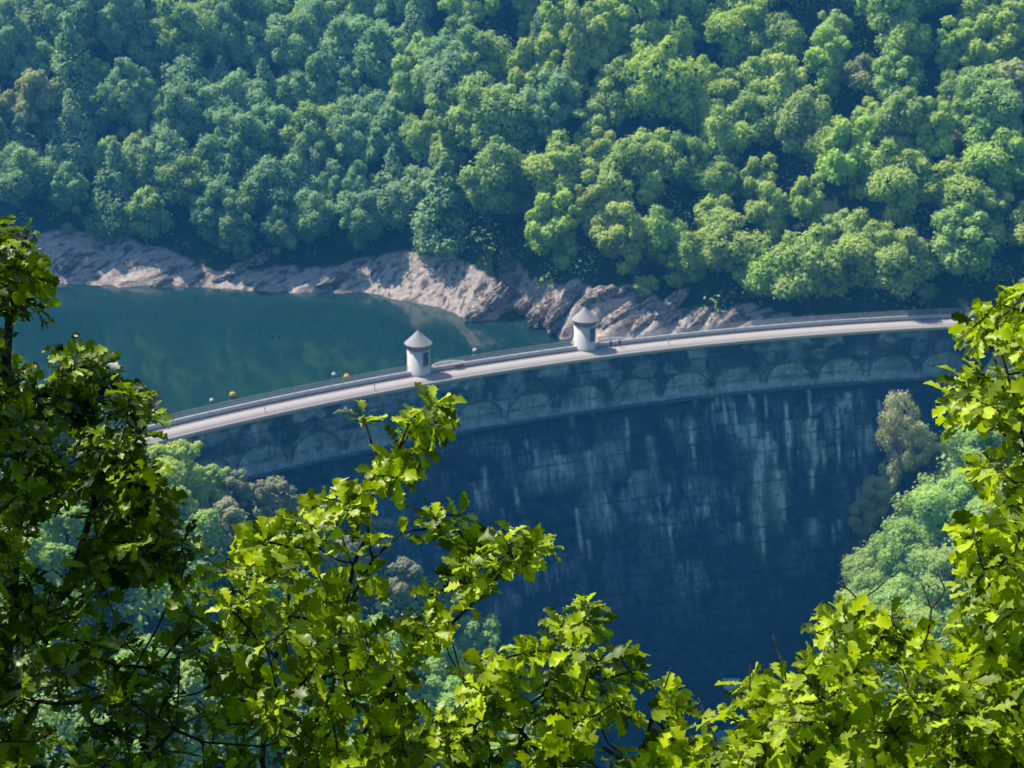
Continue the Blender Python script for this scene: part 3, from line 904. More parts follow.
# shrubs and understorey right at the tree line
def shrub(x, y, z, s, kind, label):
    vi = kinds_idx[kind][0]
    T = empty('shrub', (x, y, z - 0.35 * s * 6), random.uniform(0, 6)); T.scale = (s, s, s * .75); tag(T, label, 'shrub', 'shrubs on the bare shore')
    c = link('foliage', VAR[vi][1], None, T); link('inner_twigs', VAR[vi][2], None, c)
def surf(px, py, z0=50.0):
    z = z0
    d = FWD + RT * ((px - 512) / F) + UP * ((384 - py) / F)
    prev = 340.0
    for D in np.arange(345, 640, 0.5):
        k = D / d[1]; P = CAM + d * k
        if math.hypot(P[0] - DC[0], P[1] - DC[1]) < DR + W_DECK: continue
        h_ = float(terrain(np.array(P[0]), np.array(P[1]))[0])
        if h_ > P[2]: return P[0], P[1], h_
    return P[0], P[1], h_
for px, py, s, kind, lab in ((645, 292, .62, 'bright', 'low bright green shrub on the rocks just right of the right tower'),
                             (676, 286, .5, 'bright', 'smaller light green shrub on the rocks, right of the shrub by the right tower'),
                             (792, 296, .38, 'bright', 'small green shrub on the slope above the thin bare scree strip'),
                             (845, 268, .6, 'bright', 'bright bushy shrub above the crest railing right of the scree strip'),
                             (68, 232, .36, 'olive', 'pale small shrub at the top of the left shore'),
                             (560, 262, .45, 'bright', 'small bright shrub on top of the rocks left of the right tower'),
                             (925, 300, .5, 'blue', 'hazy pale shrub behind the right end of the crest railing')):
    x, y, z = surf(px, py + 6)
    shrub(x, y, z + 1.0, s, kind, lab)

# leaning dead trunk on the shore
x, y, z = surf(148, 248)
T = empty('dead_trunk', (x, y, z)); tag(T, 'pale leaning dead tree trunk standing on the left shore', 'dead tree')
m = MB(); m.tube([(0.3, 0, -.6), (0, 0, 0), (-.7, .3, 3), (-1.6, .5, 6.2), (-2.3, .6, 8.6)], [.42, .36, .28, .2, .08], 8); m.build('trunk', barkpale, T, True)
m = MB(); m.tube([(-.7, .3, 3.0), (-.1, .1, 4.0), (.1, 0, 4.9)], [.12, .08, .03], 6); m.tube([(-1.6, .5, 6.1), (-2.5, .2, 6.7)], [.09, .03], 5); m.build('broken_branch', barkpale, T, True)

# boulders and rock slabs along the shore
rockm = None
t = NT('shore_rock'); v = t.obj()
rn = t.noise(v, 1.1, 7, 0.65, (1, 1, 2.2))
rockm = t.pbr(t.ramp(rn, [(0.34, (0.04, 0.036, 0.04)), (0.5, (0.34, 0.30, 0.29)), (0.68, (0.74, 0.66, 0.64))]), 0.95, t.bump(rn, .8, .4), .15)
def rock(px, py, size, label, rz=0.0, tilt=0.5, seed=0, name='rock_slab', sink=.25):
    x, y, z = surf(px, py)
    rnd = np.random.default_rng(seed)
    n = 44; V = []; 
    th = np.linspace(0, PI, 24)[:, None]; ph = np.linspace(0, 2 * PI, n, endpoint=False)[None, :]
    X = np.sin(th) * np.cos(ph); Y = np.sin(th) * np.sin(ph); Zc = np.cos(th) * np.ones_like(ph)
    pw = lambda a: np.sign(a) * np.abs(a) ** 0.85
    X, Y, Zc = pw(X), pw(Y), pw(Zc)
    nz = fbm(X * 1.7 + seed, Y * 1.7 + Zc * 1.3 + 9, 4) - .5
    bq = (Zc * 1.0 + Y * 1.3 + nz * 1.2) * 2.6
    stp = smooth(0.0, 0.7, bq % 1.0) - smooth(0.85, 1.0, bq % 1.0)
    r = 1 + nz * .9 + stp * .28
    V = np.stack([(X * r * size[0]).ravel(), (Y * r * size[1]).ravel(), (Zc * r * size[2]).ravel()], 1)
    i = np.arange(24 * n).reshape(24, n)
    Q = np.stack([i[:-1].ravel(), np.roll(i, -1, 1)[:-1].ravel(), np.roll(i, -1, 1)[1:].ravel(), i[1:].ravel()], 1)
    me = mesh_np(name, V, Q[:, ::-1])
    o = link(name, me, rockm); o.location = (x, y, z - size[2] * sink); o.rotation_euler = (tilt * .4, -tilt, rz)
    tag(o, label, 'rock', 'rocks on the bare shore')
SP = [(240, 268, (4.2, 2.0, 1.2), 'long jagged rock lying at the shaded middle of the shore'), (262, 258, (3.4, 1.6, 1.3), 'broken rock pile rising from the middle of the far shore'),
      (225, 276, (2.8, 1.4, .8), 'low pale rock at the waterline, left of the jagged pile'), (330, 279, (3.2, 1.4, .7), 'flat pale rock on the waterline right of the jagged pile'),
      (160, 282, (2.4, 1.2, .9), 'rough rock at the right end of the left pale beach'), (70, 262, (3.2, 1.6, 1.1), 'dark cracked rock at the left end of the pale beach'),
      (495, 300, (3.2, 2.0, 1.6), 'dark broken rock at the tip of the pale spur'), (512, 288, (3.4, 2.0, 1.8), 'dark cracked crag between the spur and the cove'),
      (478, 312, (2.6, 1.6, 1.1), 'dark rock at the waterline at the tip of the spur'), (525, 305, (2.4, 1.2, 1.0), 'round dark rock in the cove'),
      (548, 306, (6.0, 1.3, 1.4), 'long slanting pale slab left of the right tower'), (570, 300, (6.5, 1.4, 1.5), 'longest slanting slab of layered rock behind the right tower'),
      (560, 322, (3.2, 1.3, 1.1), 'slab at the waterline left of the right tower'), (600, 296, (4.0, 1.6, 1.5), 'dark topped slab above the right tower roof'),
      (622, 315, (5.5, 1.4, 1.4), 'slanting slab right of the right tower roof'), (650, 318, (4.5, 1.4, 1.4), 'pale stepped rock just above the crest right of the right tower'),
      (672, 305, (4.8, 1.5, 1.5), 'pale rock below the light green shrub'), (700, 318, (4.2, 1.6, 1.3), 'rough pale rock above the middle of the crest'),
      (728, 322, (3.6, 1.4, 1.0), 'low pale rock above the crest, right end of the rocky bank')]
for i, (px, py, sz, lab) in enumerate(SP):
    rock(px, py, sz, lab, rz=R_(38) + random.uniform(-.25, .25), tilt=random.uniform(.25, .6), seed=i)
# outcrop high on the right
for i, (px, py, sz, lab) in enumerate([(958, 62, (3.4, 2.4, 3.6), 'highest grey crag in the clearing at the upper right'), (962, 92, (2.8, 2.4, 3.2), 'pinkish crag below the highest one at the upper right'),
                                       (965, 118, (2.6, 2, 3.0), 'small crag halfway down the clearing at the upper right'), (958, 136, (3.4, 2.2, 1.8), 'flat pale ledge at the bottom of the clearing at the upper right')]):
    rock(px, py, sz, lab, rz=.3 * i, tilt=.3, seed=40 + i, name='crag', sink=0.0)

# ------------------------------------------------------------------ trees on the near banks, finer leaves
NV = {}
def nvar(key, kind_mat, rad, hh, nl, shp, size=.36, n=22000, base=3.0, bk=None, coref=.6, nb=9):
    me, cs, rs = crown_mesh('crown', hash(key) % 1 + len(NV) + 500, rad, hh, nl, n, size, shp, base)
    me.materials.append(kind_mat)
    V, Fs = core_of(cs, rs, coref); cm = bpy.data.meshes.new('inner_crown'); cm.from_pydata(V, [], Fs); cm.materials.append(inner)
    tm = trunk_mesh('trunk', 700 + len(NV), base + hh * .8, .26, cs, nb); tm.materials.append(bk or bark)
    NV[key] = (me, cm if coref else None, tm)
M_fresh = leaf_mat('fresh_leaf', (0.36, 0.60, 0.12), (0.80, 0.95, 0.32), TR, 0.4, 0.0, 0.5, .4)
M_haze = leaf_mat('soft_green_leaf', (0.30, 0.52, 0.13), (0.72, 0.92, 0.32), TR, 0.4, 0.0, 0.5, .4)
M_sparse = leaf_mat('sparse_leaf', (0.46, 0.52, 0.26), (0.82, 0.88, 0.54), TR, 0.4, 0.0, 0.5, .3)
nvar('fresh', M_fresh, 4.4, 9, 26, 'round'); nvar('fresh2', M_haze, 4.8, 8.5, 28, 'round')
nvar('pine', M_pine, 3.2, 9.5, 22, 'round', .32, 20000, 4, None, .55)
nvar('feather', M_haze, 6.5, 11, 46, 'round', .38, 34000, 2)
nvar('sparse', M_sparse, 4.2, 12.5, 46, 'round', .27, 8500, 1.5, barkpale, 0, 34)
def near_tree(key, px, py, D, s, label, name='broadleaf_tree', group='trees on the banks below the dam', sz=1.0):
    """px, py: where the middle of its crown shows; D: distance along the ground"""
    d = FWD + RT * ((px - 512) / F) + UP * ((384 - py) / F)
    P = CAM + d * (D / d[1])
    h_ = float(terrain(np.array(P[0]), np.array(P[1]))[0])
    me, cm, tm = NV[key]
    T = empty(name, (P[0], P[1], h_), random.uniform(0, 6.28))
    need = P[2] - h_          # crown centre above ground
    # keep the crown size, stretch the tree to reach the height it shows
    hh = 3.0 + 4.5
    T.scale = (s, s, s * sz); tag(T, label, 'tree', group)
    T.location.z = max(h_ - 2.0 * s, min(h_ + 0.0, P[2] - hh * s)) if need < hh * s + 6 else h_
    c = link('crown', me, None, T)
    if cm: link('inner_crown', cm, None, c)
    link('trunk', tm, None, T)
    return T, need
def bank_tree(key, x, y, s, label, name='broadleaf_tree', sz=1.0):
    h_ = float(terrain(np.array(x), np.array(y))[0])
    me, cm, tm = NV[key]
    T = empty(name, (x, y, h_ - .3), random.uniform(0, 6.28)); T.scale = (s, s, s * sz); tag(T, label, 'tree', 'trees on the banks below the dam')
    c = link('crown', me, None, T)
    if cm: link('inner_crown', cm, None, c)
    link('trunk', tm, None, T)
def spot(px, py, top_h):
    """ground spot whose tree of height top_h puts its top at (px, py)"""
    d = FWD + RT * ((px - 512) / F) + UP * ((384 - py) / F)
    for D in np.arange(150, 345, 0.5):
        P = CAM + d * (D / d[1])
        h_ = float(terrain(np.array(P[0]), np.array(P[1]))[0])
        if P[2] <= h_ + top_h: return P[0], P[1]
    return P[0], P[1]
HT_ = {'fresh': 12.5, 'fresh2': 12, 'pine': 14, 'feather': 13.5, 'sparse': 14}
LB = [('fresh', 175, 436, 1.0, 'fresh light green tree just under the left end of the crest'), ('fresh', 208, 462, .8, 'small fresh green tree against the left end of the dam face'),
      ('fresh', 150, 470, 1.0, 'light green tree behind the dark leaves, left of the fresh trees under the crest'), ('fresh2', 190, 500, 1.0, 'green tree below the fresh trees at the left end of the dam'),
      ('pine', 240, 452, .8, 'left of two dusky pines against the dam face'), ('pine', 285, 458, .85, 'right of two dusky pines against the dam face'),
      ('pine', 262, 480, .8, 'dusky pine below and between the two against the dam'), ('pine', 225, 500, .9, 'dusky pine right of the fresh trees'), ('pine', 318, 520, .95, 'grey pine seen behind the thin leafy shoot'),
      ('pine', 350, 535, .9, 'grey pine right behind the stem of the tall shoot'), ('pine', 405, 560, .9, 'grey pine between the tall shoot and the forked bough'), ('pine', 300, 500, .8, 'grey pine left of the tall leafy shoot'),
      ('pine', 380, 520, .75, 'slim grey pine directly behind the tall shoot'), ('pine', 450, 580, .8, 'grey pine behind the forked bough'), ('pine', 505, 590, .7, 'rightmost grey pine of the left bank'),
      ('fresh2', 480, 615, .85, 'soft green tree at the foot of the dam behind the forked bough'), ('fresh2', 430, 630, 1.0, 'soft green tree on the left bank below the grey pines'), ('fresh2', 380, 620, 1.0, 'soft green tree lower on the left bank behind leaves'),
      ('fresh2', 500, 650, .8, 'low soft green tree near the river on the left bank'), ('fresh2', 445, 680, 1.0, 'soft green tree above the lower middle leaves'), ('fresh2', 400, 700, 1.0, 'soft green tree low behind the middle leaves'),
      ('fresh2', 330, 640, 1.0, 'soft green tree in the lower left gap between leaves'), ('fresh2', 260, 560, 1.0, 'green tree on the left bank behind the bright leaves'), ('fresh', 120, 520, 1.0, 'light green tree half hidden by the dark left leaves'),
      ('fresh', 60, 470, 1.1, 'light green tree seen through the left branches'), ('fresh2', 20, 520, 1.2, 'green tree at the left edge behind the branches'), ('fresh2', 480, 730, 1.1, 'soft green tree at the bottom behind the middle leaves'),
      ('fresh2', 370, 740, 1.1, 'soft green tree at the bottom left of the middle'), ('fresh2', 300, 720, 1.1, 'soft green tree at the bottom behind the dark branches'), ('fresh2', 210, 660, 1.1, 'green tree low on the left bank behind dark leaves'),
      ('fresh2', 540, 680, .7, 'small soft green tree at the river edge'), ('fresh2', 130, 640, 1.1, 'green tree low at the left behind dark leaves'), ('fresh2', 550, 745, 1.0, 'soft green tree at the bottom near the river')]
for key, px, py, s, lab in LB:
    s *= 1.12
    x, y = spot(px, py - 6, HT_[key] * s)
    if math.hypot(x - DC[0], y - DC[1]) > DR - 8: y -= 8
    bank_tree(key, x, y, s, lab, 'pine_tree' if key == 'pine' else 'broadleaf_tree')
RB = [('feather', 865, 600, .8, 'feathery green tree lowest at the river beside the dam foot', 1.0), ('feather', 905, 590, .95, 'feathery green tree above the bare forked twig', 1.0),
            ('sparse', 905, 380, 1.0, 'tall wispy half bare tree against the dam face', 1.9), ('sparse', 885, 425, .9, 'sparse yellowish tree left below the tall thin one', 1.0), ('sparse', 925, 420, .9, 'sparse tree between the thin one and the right leaves', 1.0),
      ('sparse', 868, 470, .8, 'greyish nearly bare tree lowest against the dam face', 1.0),
      ('feather', 985, 430, .9, 'soft feathery green tree high on the right bank', 1.0), ('feather', 955, 485, 1.0, 'feathery green tree below the sparse trees', 1.0),
      ('feather', 1000, 500, 1.0, 'feathery green tree behind the right leaves', 1.0), ('feather', 905, 530, .95, 'feathery green tree leaning out over the river', 1.0),
      ('feather', 955, 555, 1.0, 'broad feathery green tree in the middle of the right bank', 1.0), ('feather', 872, 560, .9, 'feathery green tree lowest on the right bank', 1.0),
      ('feather', 1010, 590, 1.0, 'feathery tree low at the right edge', 1.0), ('feather', 930, 620, .9, 'feathery tree behind the bare forked twig', 1.0), ('feather', 985, 660, 1.0, 'feathery tree behind the lower right leaves', 1.0),
      ('feather', 1040, 450, 1.0, 'feathery tree cut by the right edge of the picture', 1.0), ('feather', 1030, 400, .8, 'upper feathery tree at the right edge by the crest', 1.0), ('feather', 1040, 680, 1.0, 'lowest feathery tree at the right edge', 1.0)]
for key, px, py, s, lab, sz in RB:
    x, y = spot(px, py - (26 if key == 'sparse' else 10), HT_[key] * s * sz)
    if math.hypot(x - DC[0], y - DC[1]) > DR - 10: y -= 7
    bank_tree(key, x, y, s, lab, 'thin_tree' if key == 'sparse' else 'broadleaf_tree', sz)
for x_, y_, s_, k_, lab in ((106, 349, .8, 'feather', 'green tree at the right end of the crest behind the leaves'), (112, 338, .9, 'fresh2', 'green tree on the slope just below the right end of the crest'),
                         (118, 352, .9, 'fresh2', 'green tree beyond the right end of the crest'), (109, 325, .9, 'feather', 'feathery tree on the right bank below the crest end'), (121, 340, 1.0, 'feather', 'tree farthest right by the end of the crest')):
    bank_tree(k_, x_, y_, s_, lab)
for x_, y_, s_, lab in ((93, 338, .42, 'small bushy tree hiding the right end of the crest road'), (97, 343, .5, 'bushy tree behind the end of the crest road'), (99, 334, .5, 'bushy tree just below the right end of the crest'), (90, 330, .4, 'smallest bushy tree against the right end of the dam')):
    bank_tree('fresh2', x_, y_, s_, lab)
for i_, (x_, y_) in enumerate(((-78, 300), (-86, 292), (-84, 310), (-94, 304), (-96, 318), (-104, 296), (-106, 312), (-76, 282), (-114, 306), (104, 312), (112, 318), (118, 326), (126, 336), (100, 322), (110, 330), (128, 350))):
    bank_tree('fresh2' if i_ % 3 else 'feather', x_, y_, .85 + .05 * (i_ % 4), 'green tree on the slope hidden behind the left leaves beyond the crest' if x_ < 0 else 'green tree on the upper right bank hidden behind the right leaves')
# ground cover on the banks below the dam
xs = rr_.uniform(-80, 130, 1500); ys = rr_.uniform(190, 335, 1500); hs = terrain(xs, ys)[0]
sp = [(a, b, c - 8.5) for a, b, c in zip(xs, ys, hs) if c > VALLEY + 3 and math.hypot(a - DC[0], b - DC[1]) < DR - 27 + 0.0 * c or (c > 12 and math.hypot(a - DC[0], b - DC[1]) < DR - 14) or (c > 28 and a > 60 and math.hypot(a - DC[0], b - DC[1]) < DR - 2)]
xf = rr_.uniform(-170, 150, 2600); yf = rr_.uniform(350, 560, 2600); hf, bf = terrain(xf, yf)
sf = [(a, b, c - 9.5) for a, b, c, d in zip(xf, yf, hf, bf) if d < .15 and c > LAKE + 3 and math.hypot(a - DC[0], b - DC[1]) > DR + W_DECK + 4]
forest_mass('undergrowth', sf[:1500], M_mid, 'low bushes filling the gaps between the trees on the far slope', .7, 90, 5)
forest_mass('undergrowth', sp[:900], M_haze, 'green undergrowth covering the valley banks below the dam', .8, 220, 3)

# ------------------------------------------------------------------ foreground oaks
M_oak = leaf_mat('oak_leaf', (0.06, 0.12, 0.003), (0.72, 0.88, 0.012), (1.3, 1.35, 0.4), 0.40, 0.012, 0.45)
M_oak_shaded = leaf_mat('shaded_oak_leaf', (0.02, 0.05, 0.002), (0.34, 0.50, 0.01), (1.4, 1.45, 0.4), 0.36, 0.012, 0.45)  # shaded copy of the oak leaf, the left oak's shade put into its colour
oakbark = simple('oak_bark', (0.055, 0.05, 0.042), 0.95, 0.5, 30, bump=0.8)

# lobed leaf outline: stations along the midrib with half widths
LT = np.array([0.0, 0.13, 0.23, 0.31, 0.43, 0.51, 0.63, 0.71, 0.82, 0.90, 1.0])
LW = np.array([0.012, 0.05, 0.13, 0.065, 0.21, 0.10, 0.27, 0.14, 0.22, 0.13, 0.03])
def leaf_batch(base, dirs, norms, length, rnd):
    n = len(base)
    d = dirs / np.linalg.norm(dirs, axis=1)[:, None]
    nr = norms - (norms * d).sum(1)[:, None] * d; nr /= np.linalg.norm(nr, axis=1)[:, None] + 1e-9
    s = np.cross(d, nr)
    fold = rnd.uniform(0.0, 0.35, n); droop = rnd.uniform(-0.05, 0.5, n); tw = rnd.normal(0, .25, n)
    wsc = rnd.uniform(0.85, 1.25, n)
    L = length[:, None]
    T = LT[None, :]; k = len(LT)
    lobj = 1 + rnd.normal(0, .10, (n, k)); lobr = 1 + rnd.normal(0, .10, (n, k))
    mid = base[:, None, :] + d[:, None, :] * (L * T)[..., None] - nr[:, None, :] * (L * droop[:, None] * T ** 2)[..., None]
    ang = tw[:, None] * T
    sv = s[:, None, :] * np.cos(ang)[..., None] + nr[:, None, :] * np.sin(ang)[..., None]
    wl = LW[None] * lobj * wsc[:, None] * L; wr = LW[None] * lobr * wsc[:, None] * L
    upw = nr[:, None, :]
    shift = d[:, None, :] * (0.35 * LW[None] * L)[..., None]
    wav = rnd.normal(0, .05, (n, k)) * L
    le = mid + sv * wl[..., None] + upw * (wl * fold[:, None] + wav)[..., None] + shift
    ri = mid - sv * wr[..., None] + upw * (wr * fold[:, None] - wav)[..., None] + shift
    V = np.stack([le, mid, ri], 2).reshape(n, k * 3, 3)
    q = []
    for i in range(k - 1):
        q.append([i * 3, i * 3 + 1, i * 3 + 4, i * 3 + 3]); q.append([i * 3 + 1, i * 3 + 2, i * 3 + 5, i * 3 + 4])
    q = np.array(q)
    Q = (q[None] + (np.arange(n) * k * 3)[:, None, None]).reshape(-1, 4)
    return V.reshape(-1, 3), Q, k * 3

def in_poly(px, py, poly):
    c = np.zeros(px.shape, bool); n = len(poly)
    for i in range(n):
        x1, y1 = poly[i]; x2, y2 = poly[(i + 1) % n]
        c ^= ((y1 > py) != (y2 > py)) & (px < (x2 - x1) * (py - y1) / (y2 - y1 + 1e-9) + x1)
    return c

def sample_poly(poly, n, rnd, d0, d1, mind=0):
    poly = np.array(poly, float); lo = poly.min(0); hi = poly.max(0); out = []
    tries = 0
    while len(out) < n and tries < n * 60:
        tries += 1
        x = rnd.uniform(lo[0], hi[0]); y = rnd.uniform(lo[1], hi[1])
        if not in_poly(np.array([x]), np.array([y]), poly)[0]: continue
        dd = rnd.uniform(d0, d1)
        out.append((x, y, dd))
    return out

def oak(name, label, base_px, dmid, limbs, polys, bare, seed, leaf_len=0.105,  cluster=(7, 11), trunk_r=0.11, lmat=None):
    rnd = np.random.default_rng(seed)
    # root on the slope under the crown
    low = at(base_px, 900, dmid)
    gz = float(terrain(np.array(low[0]), np.array(low[1]))[0])
    org = np.array([low[0], low[1], gz])
    T = empty(name, org); tag(T, label, 'tree', 'oaks in front of the viewpoint')
    # trunk
    tp = [org - np.array([0, 0, .5]), org + np.array([.05, 0, 0.0])]
    hh = low[2] - gz
    for k in range(1, 7): tp.append(org + np.array([.12 * math.sin(k * 1.3), .1 * math.cos(k * 1.7), hh * k / 6]))
    tp[-1] = low
    m = MB(); m.tube([p - org for p in tp], [trunk_r * 1.5, trunk_r * 1.25] + [trunk_r * (1.1 - .09 * k) for k in range(1, 7)], 12); m.build('trunk', oakbark, T, True)
    # nodes
    nodes = []; parent = []; limb_of = []; rad0 = []
    def add_node(p, par, l): nodes.append(p); parent.append(par); limb_of.append(l); return len(nodes) - 1
    tips = []
    for li, lb in enumerate(limbs):
        pts = [np.array(at(*q)) for q in lb]
        start = low if li == 0 or True else None
        # begin at the nearest existing limb node or the trunk head
        if nodes:
            dist = [np.linalg.norm(nodes[k] - pts[0]) for k in range(len(nodes))]
            par = int(np.argmin(dist))
            if dist[par] > np.linalg.norm(low - pts[0]): par = -1
        else: par = -1
        prev = low if par < 0 else nodes[par]
        if par < 0: par = add_node(low.copy(), -1, li)
        for q in pts:
            L = np.linalg.norm(q - prev); ns = max(1, int(L / 0.09))
            wob = rnd.normal(0, 0.03, 3)
            for s_ in range(1, ns + 1):
                f = s_ / ns
                p = prev + (q - prev) * f + wob * math.sin(PI * f) * min(1.5, L * 2) + rnd.normal(0, .004, 3)
                par = add_node(p, par, li)
            prev = q
        if li not in bare: tips.append(par)
    nlimb = len(nodes)
    # shoots that carry the leaves
    shoots = []
    for poly, n, d0, d1 in polys: shoots += sample_poly(poly, n, rnd, d0, d1)
    SP_ = np.array([at(*q) for q in shoots]) if shoots else np.zeros((0, 3))
    allowed = np.array([i for i in range(nlimb) if limb_of[i] not in bare])
    NP = np.array(nodes)
    best = np.full(len(SP_), 1e9); bp = np.zeros(len(SP_), int)
    for i in range(len(SP_)):
        dd = np.linalg.norm(NP[allowed] - SP_[i], axis=1) + 0.35 * np.maximum(0, NP[allowed][:, 2] - SP_[i][2] + .05)
        j = int(np.argmin(dd)); best[i] = dd[j] * 1.12; bp[i] = allowed[j]
    done = np.zeros(len(SP_), bool); shoot_node = {}
    for _ in range(len(SP_)):
        i = int(np.argmin(np.where(done, 1e9, best))); done[i] = True
        p0 = nodes[bp[i]]; p1 = SP_[i]; par = bp[i]; l = limb_of[par]
        L = np.linalg.norm(p1 - p0); ns = max(2, int(L / 0.06))
        bow = rnd.normal(0, .10, 3) * L + np.array([0, 0, -.10 * L])
        for s_ in range(1, ns + 1):
            f = s_ / ns
            p = p0 + (p1 - p0) * f + bow * math.sin(PI * f) * .6 + rnd.normal(0, .0035, 3) * (s_ < ns)
            par = add_node(p, par, l)
        shoot_node[i] = par
        d2 = np.linalg.norm(SP_ - p1, axis=1) * 1.05 + 0.02
        upd = (~done) & (d2 < best)
        best[upd] = d2[upd]; bp[upd] = par
    # radii from the leaves up
    n = len(nodes); A = np.zeros(n)
    haschild = np.zeros(n, bool)
    for i in range(n):
        if parent[i] >= 0: haschild[parent[i]] = True
    A[~haschild] = 0.0019 ** 2
    for i in range(n - 1, -1, -1):
        if parent[i] >= 0: A[parent[i]] += A[i] * (1.012 if i < nlimb else 1.0)
    rad = np.minimum(np.sqrt(A) * 1.0 + 0.0010, 0.021)
    # each limb with its twigs is one branch mesh; edges as 5-sided tapered tubes
    nodes_a = np.array(nodes) - org
    for l in range(len(limbs)):
        ids = [i for i in range(n) if limb_of[i] == l and parent[i] >= 0]
        if not ids: continue
        ids = np.array(ids); pa = np.array([parent[i] for i in ids])
        P0 = nodes_a[pa]; P1 = nodes_a[ids]; r1 = rad[ids]; r0 = np.where(rad[pa] < r1 * 2.2, rad[pa], r1 * 1.15)
        t_ = P1 - P0; ln = np.linalg.norm(t_, axis=1)[:, None] + 1e-9; t_ = t_ / ln
        P1 = P1 + t_ * r1[:, None] * 0.6
        a = np.cross(t_, np.array([.3, .2, 1.0])); a /= np.linalg.norm(a, axis=1)[:, None]; b = np.cross(t_, a)
        K = 6; V = []
        for Pq, rq in ((P0, r0), (P1, r1)):
            for k in range(K):
                q = 2 * PI * k / K; V.append(Pq + a * (rq * math.cos(q))[:, None] + b * (rq * math.sin(q))[:, None])
        V = np.stack(V, 1); m_ = len(ids)
        q = np.array([[k, (k + 1) % K, K + (k + 1) % K, K + k] for k in range(K)])
        Q = (q[None] + (np.arange(m_) * 2 * K)[:, None, None]).reshape(-1, 4)
        cap = np.array([[K + k for k in range(K)]]) ; C6 = (cap[None] + (np.arange(m_) * 2 * K)[:, None, None]).reshape(-1, K)
        link('branch', mesh_np('branch', V.reshape(-1, 3), [Q, C6], True), oakbark, T)
    # leaves: a rosette at every shoot, a few single ones along the twigs
    B = []; D = []; Nn = []; L = []
    def rosette(p, ax, k, sc):
        ax = ax / (np.linalg.norm(ax) + 1e-9)
        a = np.cross(ax, [0.2, .9, .1]); a /= np.linalg.norm(a); b = np.cross(ax, a)
        ph0 = rnd.uniform(0, 6.28)
        for j in range(k):
            ph = ph0 + j * 2.4 + rnd.normal(0, .2); el = rnd.uniform(0.15, 1.0)
            radial = a * math.cos(ph) + b * math.sin(ph)
            d = radial * math.cos(el) + ax * math.sin(el) * .9 + np.array([0, 0, -.22])
            nn = ax * 1.0 + np.array([0, 0, .55]) + rnd.normal(0, .22, 3) - radial * 0.25
            B.append(p - ax * rnd.uniform(0, .035) + radial * .004); D.append(d); Nn.append(nn); L.append(leaf_len * sc * rnd.uniform(.65, 1.25))
    for i, nd in shoot_node.items():
        par = parent[nd]; par2 = parent[par] if par >= 0 else par
        ax = (nodes[nd] - nodes[par2]); ax = ax / (np.linalg.norm(ax) + 1e-9) + np.array([0, 0, .8]) + rnd.normal(0, .2, 3)
        rosette(nodes[nd], ax, int(rnd.integers(*cluster)), rnd.uniform(.8, 1.15))
        # leaves down the shoot
        cur = nd
        for q in range(3):
            cur = parent[cur]
            if cur < 0: break
            if rnd.random() < .75: rosette(nodes[cur], ax + rnd.normal(0, .5, 3), int(rnd.integers(1, 3)), .9)
    for tp_ in tips:
        rosette(nodes[tp_], np.array([0, 0, 1.0]), 9, 1.0)
    V, Q, kk = leaf_batch(np.array(B), np.array(D), np.array(Nn), np.array(L), rnd)
    me = mesh_np('foliage', V - org, Q, True)
    vattr(me, 'var', np.repeat(rnd.uniform(0, 1, len(B)) ** 1.2, kk))
    link('foliage', me, lmat or M_oak, T)
    print(name, 'leaves', len(B), 'nodes', n)
    return T

# --- left oak: dense, shaded by added off-frame foliage and by darker leaf colour
left_limbs = [[(-60, 860, 7.2), (-10, 700, 7.2), (15, 560, 7.1), (5, 420, 7.0), (10, 300, 7.0), (22, 240, 7.0)],
              [(-10, 700, 7.2), (60, 600, 7.0), (95, 500, 6.9), (92, 420, 6.8), (100, 360, 6.8)],
              [(60, 600, 7.0), (120, 545, 6.9), (155, 500, 6.8)],
              [(-30, 800, 6.8), (40, 700, 6.6), (120, 690, 6.5), (165, 610, 6.4), (185, 560, 6.4)],
              [(-20, 830, 6.6), (60, 790, 6.3), (140, 765, 6.2), (172, 728, 6.2), (180, 690, 6.2), (176, 650, 6.2)],
              [(172, 728, 6.2), (215, 745, 6.3), (262, 748, 6.3), (300, 735, 6.4)],
              [(0, 560, 7.6), (25, 535, 7.5), (45, 500, 7.4), (62, 515, 7.4), (20, 500, 7.5), (-10, 490, 7.6)]]
left_polys = [([(-40, 370), (38, 380), (44, 470), (30, 580), (-40, 590)], 34, 6.0, 6.9),
              ([(-40, 225), (18, 222), (40, 240), (55, 285), (48, 320), (20, 345), (-40, 350)], 28, 6.6, 7.6),
              ([(60, 350), (100, 345), (130, 380), (158, 400), (150, 430), (150, 470), (120, 500), (60, 470), (40, 400)], 51, 6.3, 7.3),
              ([(-40, 350), (30, 350), (45, 420), (100, 480), (90, 540), (40, 470), (-40, 450)], 30, 6.4, 7.6),
              ([(80, 480), (150, 470), (168, 515), (188, 535), (180, 570), (150, 600), (80, 580)], 51, 6.2, 7.2),
              ([(-40, 560), (80, 560), (180, 580), (235, 620), (280, 700), (230, 790), (-40, 800)], 111, 5.9, 7.4),
              ([(-40, 590), (60, 600), (80, 800), (-40, 800)], 26, 6.2, 7.6),
              ([(-520, 100), (-200, 330), (-60, 330), (-60, 700), (-520, 600)], 52, 6.4, 8.6),  # from here on: unseen off-frame foliage added to shade the visible crown
              ([(-330, 80), (-150, 60), (-60, 200), (-38, 420), (-200, 450)], 207, 5.8, 7.5),
              ([(-500, -400), (-90, -260), (-60, -60), (-500, -60)], 52, 7.0, 9.0)]
left_limbs += [[(-60, 860, 7.2), (-200, 600, 7.6), (-260, 300, 7.8), (-240, 50, 8.0), (-260, -150, 8.2)], [(-200, 600, 7.6), (-380, 400, 7.6), (-420, 150, 7.8)]]  # off-frame limbs carrying the added shading foliage
